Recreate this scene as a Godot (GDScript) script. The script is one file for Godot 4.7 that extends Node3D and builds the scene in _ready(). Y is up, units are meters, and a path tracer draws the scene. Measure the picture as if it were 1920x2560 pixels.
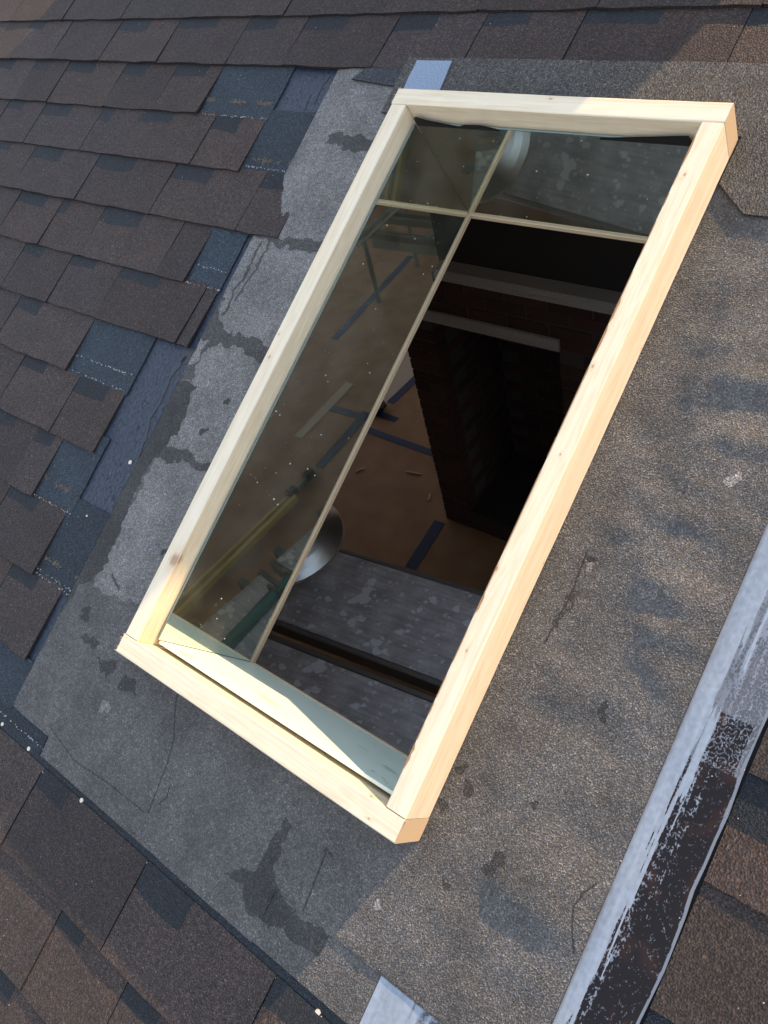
extends Node3D
# A skylight opening framed in new lumber on a shingle roof, a mirrored light shaft and the room below.
# Roof coordinates: x along the eaves, y up the slope, z out of the roof; the curb's top face is z = 0.

const PITCH := 26.565
const W := 0.683          # outer width of the curb
const L := 1.279          # outer length of the curb
const T := 0.038          # board thickness
const CH := 0.089         # board height
const FLOOR_Y := -2.41

var RB := Basis()
var rng := RandomNumberGenerator.new()
var used := {}
var lut := PackedByteArray()
var M := {}

# ---------------------------------------------------------------- helpers
func to_w(p: Vector3) -> Vector3:
	return RB * p

func numbered(called: String) -> String:
	if not used.has(called):
		used[called] = 0
		return called
	used[called] += 1
	return "%s_%03d" % [called, used[called]]

func tag(o: Node, label := "", category := "", group := "", kind := ""):
	if label: o.set_meta("label", label)
	if category: o.set_meta("category", category)
	if group: o.set_meta("group", group)
	if kind: o.set_meta("kind", kind)

# a thing on the roof: children are given in absolute roof coordinates
func rthing(called: String, at: Vector3, label := "", category := "", group := "", kind := "") -> Node3D:
	var o := Node3D.new()
	o.name = numbered(called)
	add_child(o)
	o.transform = Transform3D(RB, RB * at)
	o.set_meta("at", at)
	tag(o, label, category, group, kind)
	return o

func wthing(called: String, at: Vector3, label := "", category := "", group := "", kind := "", turn := 0.0) -> Node3D:
	var o := Node3D.new()
	o.name = numbered(called)
	add_child(o)
	o.position = at
	o.rotation.y = turn
	o.set_meta("at", Vector3.ZERO)
	tag(o, label, category, group, kind)
	return o

func part(called: String, st: SurfaceTool, mat: Material, parent: Node3D, off := Vector3.ZERO) -> MeshInstance3D:
	var m := MeshInstance3D.new()
	m.name = called
	st.index()
	m.mesh = st.commit()
	m.material_override = mat
	parent.add_child(m, true)
	var at: Vector3 = parent.get_meta("at") if parent.has_meta("at") else Vector3.ZERO
	m.position = off - at
	m.cast_shadow = GeometryInstance3D.SHADOW_CASTING_SETTING_ON
	return m

func begin() -> SurfaceTool:
	var st := SurfaceTool.new()
	st.begin(Mesh.PRIMITIVE_TRIANGLES)
	return st

# one flat polygon, turned so that it faces "out"; uvs: optional list
func poly(st: SurfaceTool, pts: Array, out: Vector3, col := Color(1, 1, 1), uvs := []):
	var n := Vector3.ZERO
	for i in pts.size():
		var a: Vector3 = pts[i] - pts[0]
		var b: Vector3 = pts[(i + 1) % pts.size()] - pts[0]
		n += a.cross(b)
	if n.length_squared() < 1e-20: return
	n = n.normalized()
	var ord := range(pts.size())
	if n.dot(out) < 0.0:
		n = -n
		ord.reverse()
	for i in range(1, pts.size() - 1):
		for k in [ord[0], ord[i + 1], ord[i]]:
			st.set_normal(n)
			st.set_color(col)
			if uvs.size() > 0: st.set_uv(uvs[k])
			st.add_vertex(pts[k])

# chamfered box with centre c, half sizes h, turned by b
func bbox(st: SurfaceTool, c: Vector3, h: Vector3, bev := 0.0, b := Basis.IDENTITY, col := Color(1, 1, 1)):
	bev = min(bev, min(h.x, min(h.y, h.z)) * 0.9)
	var sg := [-1.0, 1.0]
	var f := func(ax: int, s: Array) -> Vector3:
		var p := Vector3(s[0] * (h.x - bev), s[1] * (h.y - bev), s[2] * (h.z - bev))
		p[ax] = s[ax] * h[ax]
		return c + b * p
	for ax in 3:
		var u := (ax + 1) % 3
		var v := (ax + 2) % 3
		for s in sg:
			var q := []
			for d in [[-1, -1], [1, -1], [1, 1], [-1, 1]]:
				var sv := [0.0, 0.0, 0.0]
				sv[ax] = s; sv[u] = float(d[0]); sv[v] = float(d[1])
				q.append(f.call(ax, sv))
			var o := Vector3.ZERO
			o[ax] = s
			poly(st, q, b * o, col, [Vector2(0, 0), Vector2(1, 0), Vector2(1, 1), Vector2(0, 1)])
	if bev <= 0.0: return
	for ax in 3:      # edges running along axis ax
		var u := (ax + 1) % 3
		var v := (ax + 2) % 3
		for s1 in sg:
			for s2 in sg:
				var a := [0.0, 0.0, 0.0]; var e := [0.0, 0.0, 0.0]
				a[u] = s1; a[v] = s2; a[ax] = -1.0
				e[u] = s1; e[v] = s2; e[ax] = 1.0
				var o := Vector3.ZERO
				o[u] = s1; o[v] = s2
				poly(st, [f.call(u, a), f.call(u, e), f.call(v, e), f.call(v, a)], b * o, col, [Vector2(0, 0), Vector2(1, 0), Vector2(1, 0.02), Vector2(0, 0.02)])
	for sx in sg:
		for sy in sg:
			for sz in sg:
				var a := [sx, sy, sz]
				poly(st, [f.call(0, a), f.call(1, a), f.call(2, a)], b * Vector3(sx, sy, sz), col, [Vector2(0, 0), Vector2(.01, 0), Vector2(0, .01)])

func tube(st: SurfaceTool, a: Vector3, e: Vector3, r: float, r2 := -1.0, seg := 12, col := Color(1, 1, 1)):
	if r2 < 0.0: r2 = r
	var d := (e - a).normalized()
	var u := d.cross(Vector3(0.31, 0.9, 0.17)).normalized()
	var v := d.cross(u)
	for i in seg:
		var t0 := TAU * i / seg
		var t1 := TAU * (i + 1) / seg
		var p0 := u * cos(t0) + v * sin(t0)
		var p1 := u * cos(t1) + v * sin(t1)
		var q := [a + p0 * r, a + p1 * r, e + p1 * r2, e + p0 * r2]
		var nn := [p0, p1, p1, p0]
		var ord := [0, 2, 1, 0, 3, 2]
		if (q[1] - q[0]).cross(q[2] - q[0]).dot(p0) < 0.0: ord = [0, 1, 2, 0, 2, 3]
		for k in ord:
			st.set_normal(nn[k]); st.set_color(col); st.set_uv(Vector2(0, 0)); st.add_vertex(q[k])
		poly(st, [a, a + p0 * r, a + p1 * r], -d, col)
		if r2 > 0.0001: poly(st, [e, e + p0 * r2, e + p1 * r2], d, col)

# lathe round the y axis; profile: list of Vector2(radius, height)
func lathe(st: SurfaceTool, c: Vector3, prof: Array, seg := 48, col := Color(1, 1, 1)):
	for j in range(prof.size() - 1):
		var a: Vector2 = prof[j]
		var b: Vector2 = prof[j + 1]
		var tn := (b - a).normalized()
		var nr := Vector2(tn.y, -tn.x)
		for i in seg:
			var t0 := TAU * i / seg
			var t1 := TAU * (i + 1) / seg
			var d0 := Vector3(cos(t0), 0, sin(t0))
			var d1 := Vector3(cos(t1), 0, sin(t1))
			var q := [c + d0 * a.x + Vector3.UP * a.y, c + d1 * a.x + Vector3.UP * a.y, c + d1 * b.x + Vector3.UP * b.y, c + d0 * b.x + Vector3.UP * b.y]
			var nn := [d0 * nr.x + Vector3.UP * nr.y, d1 * nr.x + Vector3.UP * nr.y, d1 * nr.x + Vector3.UP * nr.y, d0 * nr.x + Vector3.UP * nr.y]
			for k in [0, 1, 2, 0, 2, 3]:
				st.set_normal(nn[k]); st.set_color(col); st.set_uv(Vector2(t0, a.y)); st.add_vertex(q[k])

# polygon (list of Vector2 in roof x, y) as a sheet of thickness th with its top at z
func sheet(st: SurfaceTool, pts: Array, z: float, th: float, col := Color(1, 1, 1)):
	var pk := PackedVector2Array(pts)
	var tri := Geometry2D.triangulate_polygon(pk)
	for i in range(0, tri.size(), 3):
		var a := pk[tri[i]]; var b := pk[tri[i + 1]]; var c := pk[tri[i + 2]]
		poly(st, [Vector3(a.x, a.y, z), Vector3(b.x, b.y, z), Vector3(c.x, c.y, z)], Vector3(0, 0, 1), col, [a, b, c])
	var cen := Vector2.ZERO
	for p in pk: cen += p / pk.size()
	for i in pk.size():
		var a := pk[i]; var b := pk[(i + 1) % pk.size()]
		var mid := (a + b) * 0.5
		var nn := Vector2(b.y - a.y, a.x - b.x)
		if Geometry2D.is_point_in_polygon(mid + nn.normalized() * 0.0004, pk): nn = -nn
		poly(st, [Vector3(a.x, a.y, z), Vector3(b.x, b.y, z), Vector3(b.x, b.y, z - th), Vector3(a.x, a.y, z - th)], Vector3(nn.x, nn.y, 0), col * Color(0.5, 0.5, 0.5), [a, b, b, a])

func wob(p: Array, amp: float, step := 0.02) -> Array:   # a polygon with a slightly uneven outline
	var o := []
	for i in p.size():
		var a: Vector2 = p[i]
		var b: Vector2 = p[(i + 1) % p.size()]
		var n := int(max(1.0, (b - a).length() / step))
		for k in n:
			var q := a.lerp(b, float(k) / n)
			if k > 0: q += Vector2(rng.randf_range(-amp, amp), rng.randf_range(-amp, amp))
			o.append(q)
	return o

# ---------------------------------------------------------------- textures
func s8(v: float) -> int:
	return lut[clampi(int(v * 1023.0), 0, 1023)]

func noise_bytes(w: int, h: int, freq: float, sd: int, type := FastNoiseLite.TYPE_SIMPLEX_SMOOTH, seamless := false, oct := 3, cell := FastNoiseLite.RETURN_DISTANCE) -> PackedByteArray:
	var n := FastNoiseLite.new()
	n.noise_type = type
	n.seed = sd
	n.frequency = freq
	n.fractal_octaves = oct
	if type == FastNoiseLite.TYPE_CELLULAR:
		n.cellular_return_type = cell
		n.fractal_type = FastNoiseLite.FRACTAL_NONE
	var im := n.get_seamless_image(w, h) if seamless else n.get_image(w, h)
	im.convert(Image.FORMAT_L8)
	return im.get_data()

func tex(im: Image) -> ImageTexture:
	return ImageTexture.create_from_image(im)

func from_bytes(w: int, h: int, d: PackedByteArray) -> Image:
	return Image.create_from_data(w, h, false, Image.FORMAT_RGB8, d)

func bump(im: Image, k: float) -> ImageTexture:
	var n := im.duplicate() as Image
	n.bump_map_to_normal_map(k)
	return tex(n)

var gran := PackedFloat32Array()      # granule brightness, 1024 x 1024
var granw := PackedFloat32Array()     # granule warmth

func make_granules():
	gran.resize(1024 * 1024)
	granw.resize(1024 * 1024)
	var lo := noise_bytes(1024, 1024, 0.09, 5, FastNoiseLite.TYPE_SIMPLEX_SMOOTH, true, 2)
	var mid := noise_bytes(1024, 1024, 0.30, 6, FastNoiseLite.TYPE_SIMPLEX_SMOOTH, true, 1)
	for i in 1024 * 1024:
		var r := rng.randi()
		var v := r & 255
		var g := 0.55
		if v > 246: g = 3.0
		elif v > 212: g = 1.75
		elif v > 110: g = 1.05
		g += float((r >> 8) & 255) * 0.0012 - 0.15
		g *= (0.66 + 0.68 * float(lo[i]) / 255.0) * (0.45 + 1.1 * float(mid[i]) / 255.0)
		gran[i] = g
		granw[i] = float((r >> 16) & 255) / 255.0 - 0.5

func granule_image() -> Image:
	var d := PackedByteArray()
	d.resize(1024 * 1024 * 3)
	var lo := noise_bytes(1024, 1024, 0.012, 15, FastNoiseLite.TYPE_SIMPLEX_SMOOTH, true, 4)
	for i in 1024 * 1024:
		var g := 0.185 * pow(gran[i], 1.3) * (0.8 + 0.4 * float(lo[i]) / 255.0)
		var w := granw[i] * 0.34
		d[i * 3] = s8(g * (1.0 + w))
		d[i * 3 + 1] = s8(g)
		d[i * 3 + 2] = s8(g * (1.0 - w))
	return from_bytes(1024, 1024, d)

# id map of the membrane painted with polygons in roof coordinates
const MX0 := -0.34
const MY0 := -0.32
const MW := 1100
const MH := 1460
const MS := 0.00123

func fill_id(ids: PackedByteArray, pts: Array, id: int):
	var pk := PackedVector2Array()
	for p in pts: pk.append(Vector2((p.x - MX0) / MS, (p.y - MY0) / MS))
	var y0 := 1e9; var y1 := -1e9
	for p in pk:
		y0 = min(y0, p.y); y1 = max(y1, p.y)
	for y in range(max(0, int(y0)), min(MH, int(y1) + 1)):
		var xs := []
		for i in pk.size():
			var a := pk[i]; var b := pk[(i + 1) % pk.size()]
			if (a.y <= y) != (b.y <= y):
				xs.append(a.x + (y - a.y) / (b.y - a.y) * (b.x - a.x))
		xs.sort()
		for k in range(0, xs.size() - 1, 2):
			for x in range(max(0, int(xs[k])), min(MW, int(xs[k + 1]) + 1)):
				ids[y * MW + x] = id

func line_id(ids: PackedByteArray, pts: Array, wd: float, id: int):
	for i in range(pts.size() - 1):
		var a: Vector2 = pts[i]; var b: Vector2 = pts[i + 1]
		var n := (b - a).orthogonal().normalized() * wd * 0.5
		fill_id(ids, [a + n, b + n, b - n, a - n], id)

func blob_id(ids: PackedByteArray, c: Vector2, rx: float, ry: float, id: int):
	var p := []
	for i in 14:
		var k := rng.randf_range(0.7, 1.25)
		p.append(c + Vector2(cos(TAU * i / 14) * rx, sin(TAU * i / 14) * ry) * k)
	fill_id(ids, p, id)

func membrane_image() -> Image:
	var ids := PackedByteArray()
	ids.resize(MW * MH)      # 0: weathered grey granules
	var V := func(a): return Vector2(a[0], a[1])
	# 1: paler sheets along the left of the curb
	fill_id(ids, [Vector2(-0.24, 0.02), Vector2(0.03, 0.09), Vector2(0.03, 1.42), Vector2(-0.34, 1.42), Vector2(-0.34, 0.6), Vector2(-0.25, 0.5)], 1)
	# 4: half worn area below the curb
	fill_id(ids, [Vector2(-0.34, -0.32), Vector2(-0.34, 0.1), Vector2(-0.24, 0.06), Vector2(0.05, 0.1), Vector2(0.28, -0.02), Vector2(0.40, -0.20), Vector2(0.5, -0.32)], 4)
	# 2: dark granule strip along the left edge
	fill_id(ids, [Vector2(-0.34, 0.56), Vector2(-0.245, 0.562), Vector2(-0.221, 0.456), Vector2(-0.239, 0.399), Vector2(-0.263, 0.343), Vector2(-0.256, 0.303), Vector2(-0.248, 0.257), Vector2(-0.243, 0.176), Vector2(-0.24, 0.09), Vector2(-0.285, 0.046), Vector2(-0.294, -0.005), Vector2(-0.311, -0.034), Vector2(-0.306, -0.075), Vector2(-0.34, -0.09)], 2)
	# dark tar seams between the pale sheets
	fill_id(ids, [Vector2(-0.34, 0.79), Vector2(-0.305, 0.80), Vector2(-0.285, 0.74), Vector2(-0.25, 0.705), Vector2(-0.21, 0.702), Vector2(-0.15, 0.706), Vector2(-0.09, 0.694), Vector2(0.03, 0.70), Vector2(0.03, 0.665), Vector2(-0.10, 0.66), Vector2(-0.16, 0.672), Vector2(-0.22, 0.668), Vector2(-0.262, 0.655), Vector2(-0.27, 0.60), Vector2(-0.256, 0.565), Vector2(-0.34, 0.56)], 6)
	fill_id(ids, [Vector2(-0.30, 0.665), Vector2(-0.275, 0.672), Vector2(-0.272, 0.61), Vector2(-0.30, 0.60)], 1)
	fill_id(ids, [Vector2(-0.245, 0.40), Vector2(-0.232, 0.416), Vector2(-0.2, 0.41), Vector2(-0.176, 0.421), Vector2(-0.12, 0.408), Vector2(0.03, 0.412), Vector2(0.03, 0.385), Vector2(-0.1, 0.386), Vector2(-0.17, 0.39), Vector2(-0.2, 0.376), Vector2(-0.245, 0.38)], 6)
	fill_id(ids, [Vector2(-0.34, 0.962), Vector2(-0.22, 0.95), Vector2(-0.12, 0.957), Vector2(0.03, 0.95), Vector2(0.03, 0.93), Vector2(-0.1, 0.93), Vector2(-0.2, 0.925), Vector2(-0.3, 0.94)], 6)
	fill_id(ids, [Vector2(-0.225, 1.22), Vector2(-0.19, 1.232), Vector2(-0.15, 1.222), Vector2(-0.06, 1.225), Vector2(0.03, 1.215), Vector2(0.03, 1.19), Vector2(-0.14, 1.19), Vector2(-0.225, 1.196)], 6)
	line_id(ids, [Vector2(-0.262, 0.93), Vector2(-0.258, 0.87), Vector2(-0.272, 0.80), Vector2(-0.262, 0.74)], 0.008, 6)
	line_id(ids, [Vector2(-0.236, 0.95), Vector2(-0.24, 0.86), Vector2(-0.252, 0.78)], 0.005, 6)
	line_id(ids, [Vector2(-0.20, 0.10), Vector2(-0.16, 0.085)], 0.006, 6)
	# tar marks
	fill_id(ids, [Vector2(0.385, -0.232), Vector2(0.42, -0.205), Vector2(0.437, -0.20), Vector2(0.44, -0.17), Vector2(0.447, -0.10), Vector2(0.455, -0.10), Vector2(0.468, -0.17), Vector2(0.49, -0.2), Vector2(0.53, -0.212), Vector2(0.57, -0.212), Vector2(0.61, -0.208), Vector2(0.61, -0.24), Vector2(0.56, -0.25), Vector2(0.5, -0.255), Vector2(0.46, -0.262), Vector2(0.43, -0.235)], 2)
	for a in [[0.81, 0.035, .011, .014], [0.80, 0.021, .012, .006], [0.792, 0.02, .006, .005], [0.822, 0.136, .009, .007], [0.75, -0.034, .008, .008], [0.721, 0.107, .005, .014], [0.742, 0.425, .006, .03], [0.745, 0.51, .012, .007], [0.70, 0.13, .012, .009], [0.69, 0.06, .010, .008], [-0.02, -0.07, .03, .016], [-0.10, -0.065, .028, .010], [-0.17, -0.04, .03, .010], [-0.22, 0.0, .02, .012], [-0.08, -0.06, .012, .014], [0.86, 0.30, .008, .02], [0.55, -0.10, .012, .006], [-0.13, 0.55, .01, .008], [-0.15, 0.47, .012, .008], [-0.09, 0.2, .012, .008]]:
		blob_id(ids, Vector2(a[0], a[1]), a[2], a[3], 2)
	for a in [[0.897, 0.701, .016, .009], [0.753, 0.498, .008, .008], [-0.045, -0.135, .012, .009], [-0.15, 0.53, .008, .006], [0.66, -0.12, .005, .005]]:
		blob_id(ids, Vector2(a[0], a[1]), a[2], a[3], 5)
	# knife cuts and hair cracks
	for l in [[[0.1, -0.004], [0.12, -0.05], [0.154, -0.104], [0.164, -0.146], [0.175, -0.24]], [[0.193, -0.172], [0.198, -0.195], [0.188, -0.215]], [[-0.16, -0.235], [-0.06, -0.256], [0.06, -0.246], [0.168, -0.244]], [[0.545, -0.10], [0.552, -0.2]], [[0.945, 0.087], [0.934, 0.066], [0.93, 0.043], [0.94, 0.016], [0.954, -0.01]], [[0.737, 0.52], [0.742, 0.45], [0.735, 0.36]]]:
		line_id(ids, l.map(V), 0.0018, 3)
	var w1 := noise_bytes(MW, MH, 0.028, 21, FastNoiseLite.TYPE_SIMPLEX_SMOOTH, false, 2)
	var w2 := noise_bytes(MW, MH, 0.028, 22, FastNoiseLite.TYPE_SIMPLEX_SMOOTH, false, 2)
	var bl := noise_bytes(MW, MH, 0.008, 23, FastNoiseLite.TYPE_SIMPLEX_SMOOTH, false, 5)
	var bl2 := noise_bytes(MW, MH, 0.03, 24, FastNoiseLite.TYPE_SIMPLEX_SMOOTH, false, 3)
	var base := [0.080, 0.142, 0.036, 0.028, 0.080, 0.17, 0.052]
	var d := PackedByteArray()
	d.resize(MW * MH * 3)
	for y in MH:
		for x in MW:
			var i := y * MW + x
			var sx := clampi(x + (int(w1[i]) - 128) / 13, 0, MW - 1)
			var sy := clampi(y + (int(w2[i]) - 128) / 13, 0, MH - 1)
			var id := ids[sy * MW + sx]
			if ids[i] == 3: id = 3
			elif id == 3: id = 0
			var j := (y & 1023) * 1024 + ((x + 37) & 1023)
			var g: float = base[id] * (0.22 + 0.78 * gran[j]) * (0.72 + 0.56 * float(bl[i]) / 255.0) * (0.86 + 0.28 * float(bl2[i]) / 255.0)
			var w := granw[j] * 0.3
			var k := i * 3
			d[k] = s8(g * (1.05 + w))
			d[k + 1] = s8(g)
			d[k + 2] = s8(g * (0.95 - w))
	return from_bytes(MW, MH, d)

func wood_image(sd: int, knots: Array) -> Image:
	var w := 1024
	var h := 256
	var n := FastNoiseLite.new()
	n.seed = sd; n.frequency = 0.02; n.fractal_octaves = 4
	var a := n.get_image(64, 256); a.convert(Image.FORMAT_L8); a.resize(w, h, Image.INTERPOLATE_CUBIC)
	var st := a.get_data()
	n.seed = sd + 7; n.frequency = 0.12
	var b := n.get_image(24, 256); b.convert(Image.FORMAT_L8); b.resize(w, h, Image.INTERPOLATE_CUBIC)
	var fine := b.get_data()
	n.seed = sd + 9; n.frequency = 0.03
	var b2 := n.get_image(20, 256); b2.convert(Image.FORMAT_L8); b2.resize(w, h, Image.INTERPOLATE_CUBIC)
	var wide := b2.get_data()
	var mot := noise_bytes(w, h, 0.02, sd + 3)
	var d := PackedByteArray()
	d.resize(w * h * 3)
	for y in h:
		for x in w:
			var i := y * w + x
			var warp := 0.0
			var kn := 0.0
			var halo := 0.0
			for k in knots:
				var dx: float = (x - k[0]) / (k[2] * 1.25)
				var dy: float = (y - k[1]) / k[2]
				if absf(dx) > 6.0 or absf(dy) > 5.0: continue
				var q := dx * dx * (1.0 + 0.3 * sin(dy * 3.0)) + dy * dy
				warp += exp(-q * 0.30) * 10.0 * dy
				kn = max(kn, exp(-q * q * 1.2))
				halo = max(halo, exp(-(dx * dx * 0.12 + dy * dy * 0.5)))
			var v := float(y) - warp + float(st[i]) * 0.34
			var ring := 0.5 + 0.5 * sin(v * 0.30 + float(st[i]) * 0.05)
			ring = pow(ring, 2.5)
			var f := 0.92 + 0.13 * float(fine[i]) / 255.0 + 0.10 * (float(mot[i]) / 255.0 - 0.5)
			var c := Vector3(0.74, 0.63, 0.455) * f
			c = c.lerp(Vector3(0.62, 0.46, 0.275), ring * 0.42)
			c = c.lerp(Vector3(0.78, 0.69, 0.53), clampf(float(wide[i]) / 255.0 * 1.6 - 0.7, 0.0, 0.6))
			c = c.lerp(Vector3(0.50, 0.30, 0.15), halo * 0.4)
			c = c.lerp(Vector3(0.34, 0.18, 0.085), kn * 0.75)
			d[i * 3] = s8(c.x); d[i * 3 + 1] = s8(c.y); d[i * 3 + 2] = s8(c.z)
	return from_bytes(w, h, d)

# release film and black bitumen on the bare selvage of the sheet; x across, y along
func selvage_image(w: int, h: int, sd: int, upper: float) -> Array:
	var n := FastNoiseLite.new()
	n.seed = sd; n.noise_type = FastNoiseLite.TYPE_SIMPLEX_SMOOTH; n.frequency = 0.10
	n.fractal_type = FastNoiseLite.FRACTAL_RIDGED; n.fractal_octaves = 2
	n.domain_warp_enabled = true; n.domain_warp_amplitude = 8.0; n.domain_warp_frequency = 0.06
	var c := noise_raw(n, w, h)
	var lo := noise_bytes(w, h, 0.012, sd + 1, FastNoiseLite.TYPE_SIMPLEX_SMOOTH, false, 3)
	var br0 := noise_bytes(w, h, 0.07, sd + 5, FastNoiseLite.TYPE_SIMPLEX_SMOOTH, false, 2)
	var st := FastNoiseLite.new()
	st.seed = sd + 2; st.frequency = 0.06
	var si := st.get_image(w, int(h / 16.0)); si.convert(Image.FORMAT_L8); si.resize(w, h, Image.INTERPOLATE_CUBIC)
	var sd2 := si.get_data()
	var d := PackedByteArray(); d.resize(w * h * 3)
	for y in h:
		var v := 1.0 - float(y) / h          # 1 at the upper end
		for x in w:
			var i := y * w + x
			var u := float(x) / w
			var l := float(lo[i]) / 255.0
			var sn := float(sd2[i]) / 255.0
			var border := 0.40 - clampf(0.56 - v, 0.0, 1.0) * 0.62 + (sn - 0.5) * 0.42
			var film := 0.0
			if u < border: film = 0.62 + 0.25 * sn + 0.25 * float(br0[i]) / 255.0
			elif u > 0.975 - l * 0.03: film = 0.55
			else:
				var th := 0.86 - 0.48 * clampf((border + 0.18 - u) * 4.0, 0.0, 1.0)
				var k := float(br0[i]) / 255.0
				if v < upper: th += clampf(k - 0.40, 0.0, 0.5) * 1.0
				else: th -= 0.12
				if float(c[i]) / 255.0 > th: film = 0.35 + 0.45 * sn
				elif v > upper and not (v < upper + 0.065 and u > 0.42 and u < 0.90): film = 0.22 + 0.10 * l
			var br := Vector3(0.012, 0.010, 0.011).lerp(Vector3(0.032, 0.017, 0.014), clampf(l * 2.4 - 1.2, 0.0, 1.0))
			var cc := br.lerp(Vector3(0.29, 0.335, 0.395), film)
			d[i * 3] = s8(cc.x); d[i * 3 + 1] = s8(cc.y); d[i * 3 + 2] = s8(cc.z)
	return [from_bytes(w, h, d)]

func noise_raw(n: FastNoiseLite, w: int, h: int) -> PackedByteArray:
	var im := n.get_image(w, h)
	im.convert(Image.FORMAT_L8)
	return im.get_data()

func deck_image() -> Image:      # weathered plywood with paint drips, 1.2 mm per pixel
	var w := 1024
	var h := 352
	var n := FastNoiseLite.new()
	n.seed = 91; n.frequency = 0.05; n.fractal_octaves = 4
	var a := n.get_image(96, h); a.convert(Image.FORMAT_L8); a.resize(w, h, Image.INTERPOLATE_CUBIC)
	var g := a.get_data()
	var mo := noise_bytes(w, h, 0.01, 92)
	var im := Image.create(w, h, false, Image.FORMAT_RGB8)
	var d := PackedByteArray(); d.resize(w * h * 3)
	for i in w * h:
		var y := i / w
		var line := 0.5 + 0.5 * sin(float(y) * 0.9 + float(g[i]) * 0.16)
		var v := (0.72 + 0.4 * float(g[i]) / 255.0) * (0.75 + 0.5 * float(mo[i]) / 255.0) * (0.88 + 0.16 * line)
		v *= 0.92 + 0.16 * float(rng.randi() & 255) / 255.0
		d[i * 3] = s8(0.56 * v); d[i * 3 + 1] = s8(0.56 * v); d[i * 3 + 2] = s8(0.59 * v)
	im = from_bytes(w, h, d)
	return im

func splat(im: Image, cx: float, cy: float, r: float, c: Color):
	var ph := rng.randf() * 6.0
	for y in range(int(cy - r * 1.5), int(cy + r * 1.5)):
		for x in range(int(cx - r * 1.5), int(cx + r * 1.5)):
			if x < 0 or y < 0 or x >= im.get_width() or y >= im.get_height(): continue
			var q := Vector2(x - cx, y - cy)
			var t := q.angle()
			var rr := r * (1.0 + 0.16 * sin(t * 2.0 + ph) + 0.12 * sin(t * 3.0 + ph * 2.3) + 0.07 * sin(t * 7.0 + ph * 3.1) + 0.05 * sin(t * 13.0 + ph))
			if q.length() < rr:
				im.set_pixel(x, y, im.get_pixel(x, y).lerp(c, 0.70 + 0.25 * rng.randf()))

func mat(col: Color, rough := 0.8, metal := 0.0) -> StandardMaterial3D:
	var m := StandardMaterial3D.new()
	m.albedo_color = col.linear_to_srgb()
	m.roughness = rough
	m.metallic = metal
	return m

func tri(m: StandardMaterial3D, scale: float):
	m.uv1_triplanar = true
	m.uv1_scale = Vector3.ONE * scale
	m.uv1_triplanar_sharpness = 8.0

func noise_tex(freq: float, sd: int, c0: Color, c1: Color, oct := 4, size := 512) -> NoiseTexture2D:
	var n := FastNoiseLite.new(); n.frequency = freq; n.seed = sd; n.fractal_octaves = oct
	var t := NoiseTexture2D.new(); t.noise = n; t.width = size; t.height = size; t.seamless = true
	var g := Gradient.new(); g.set_color(0, c0.linear_to_srgb()); g.set_color(1, c1.linear_to_srgb())
	t.color_ramp = g
	return t

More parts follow.
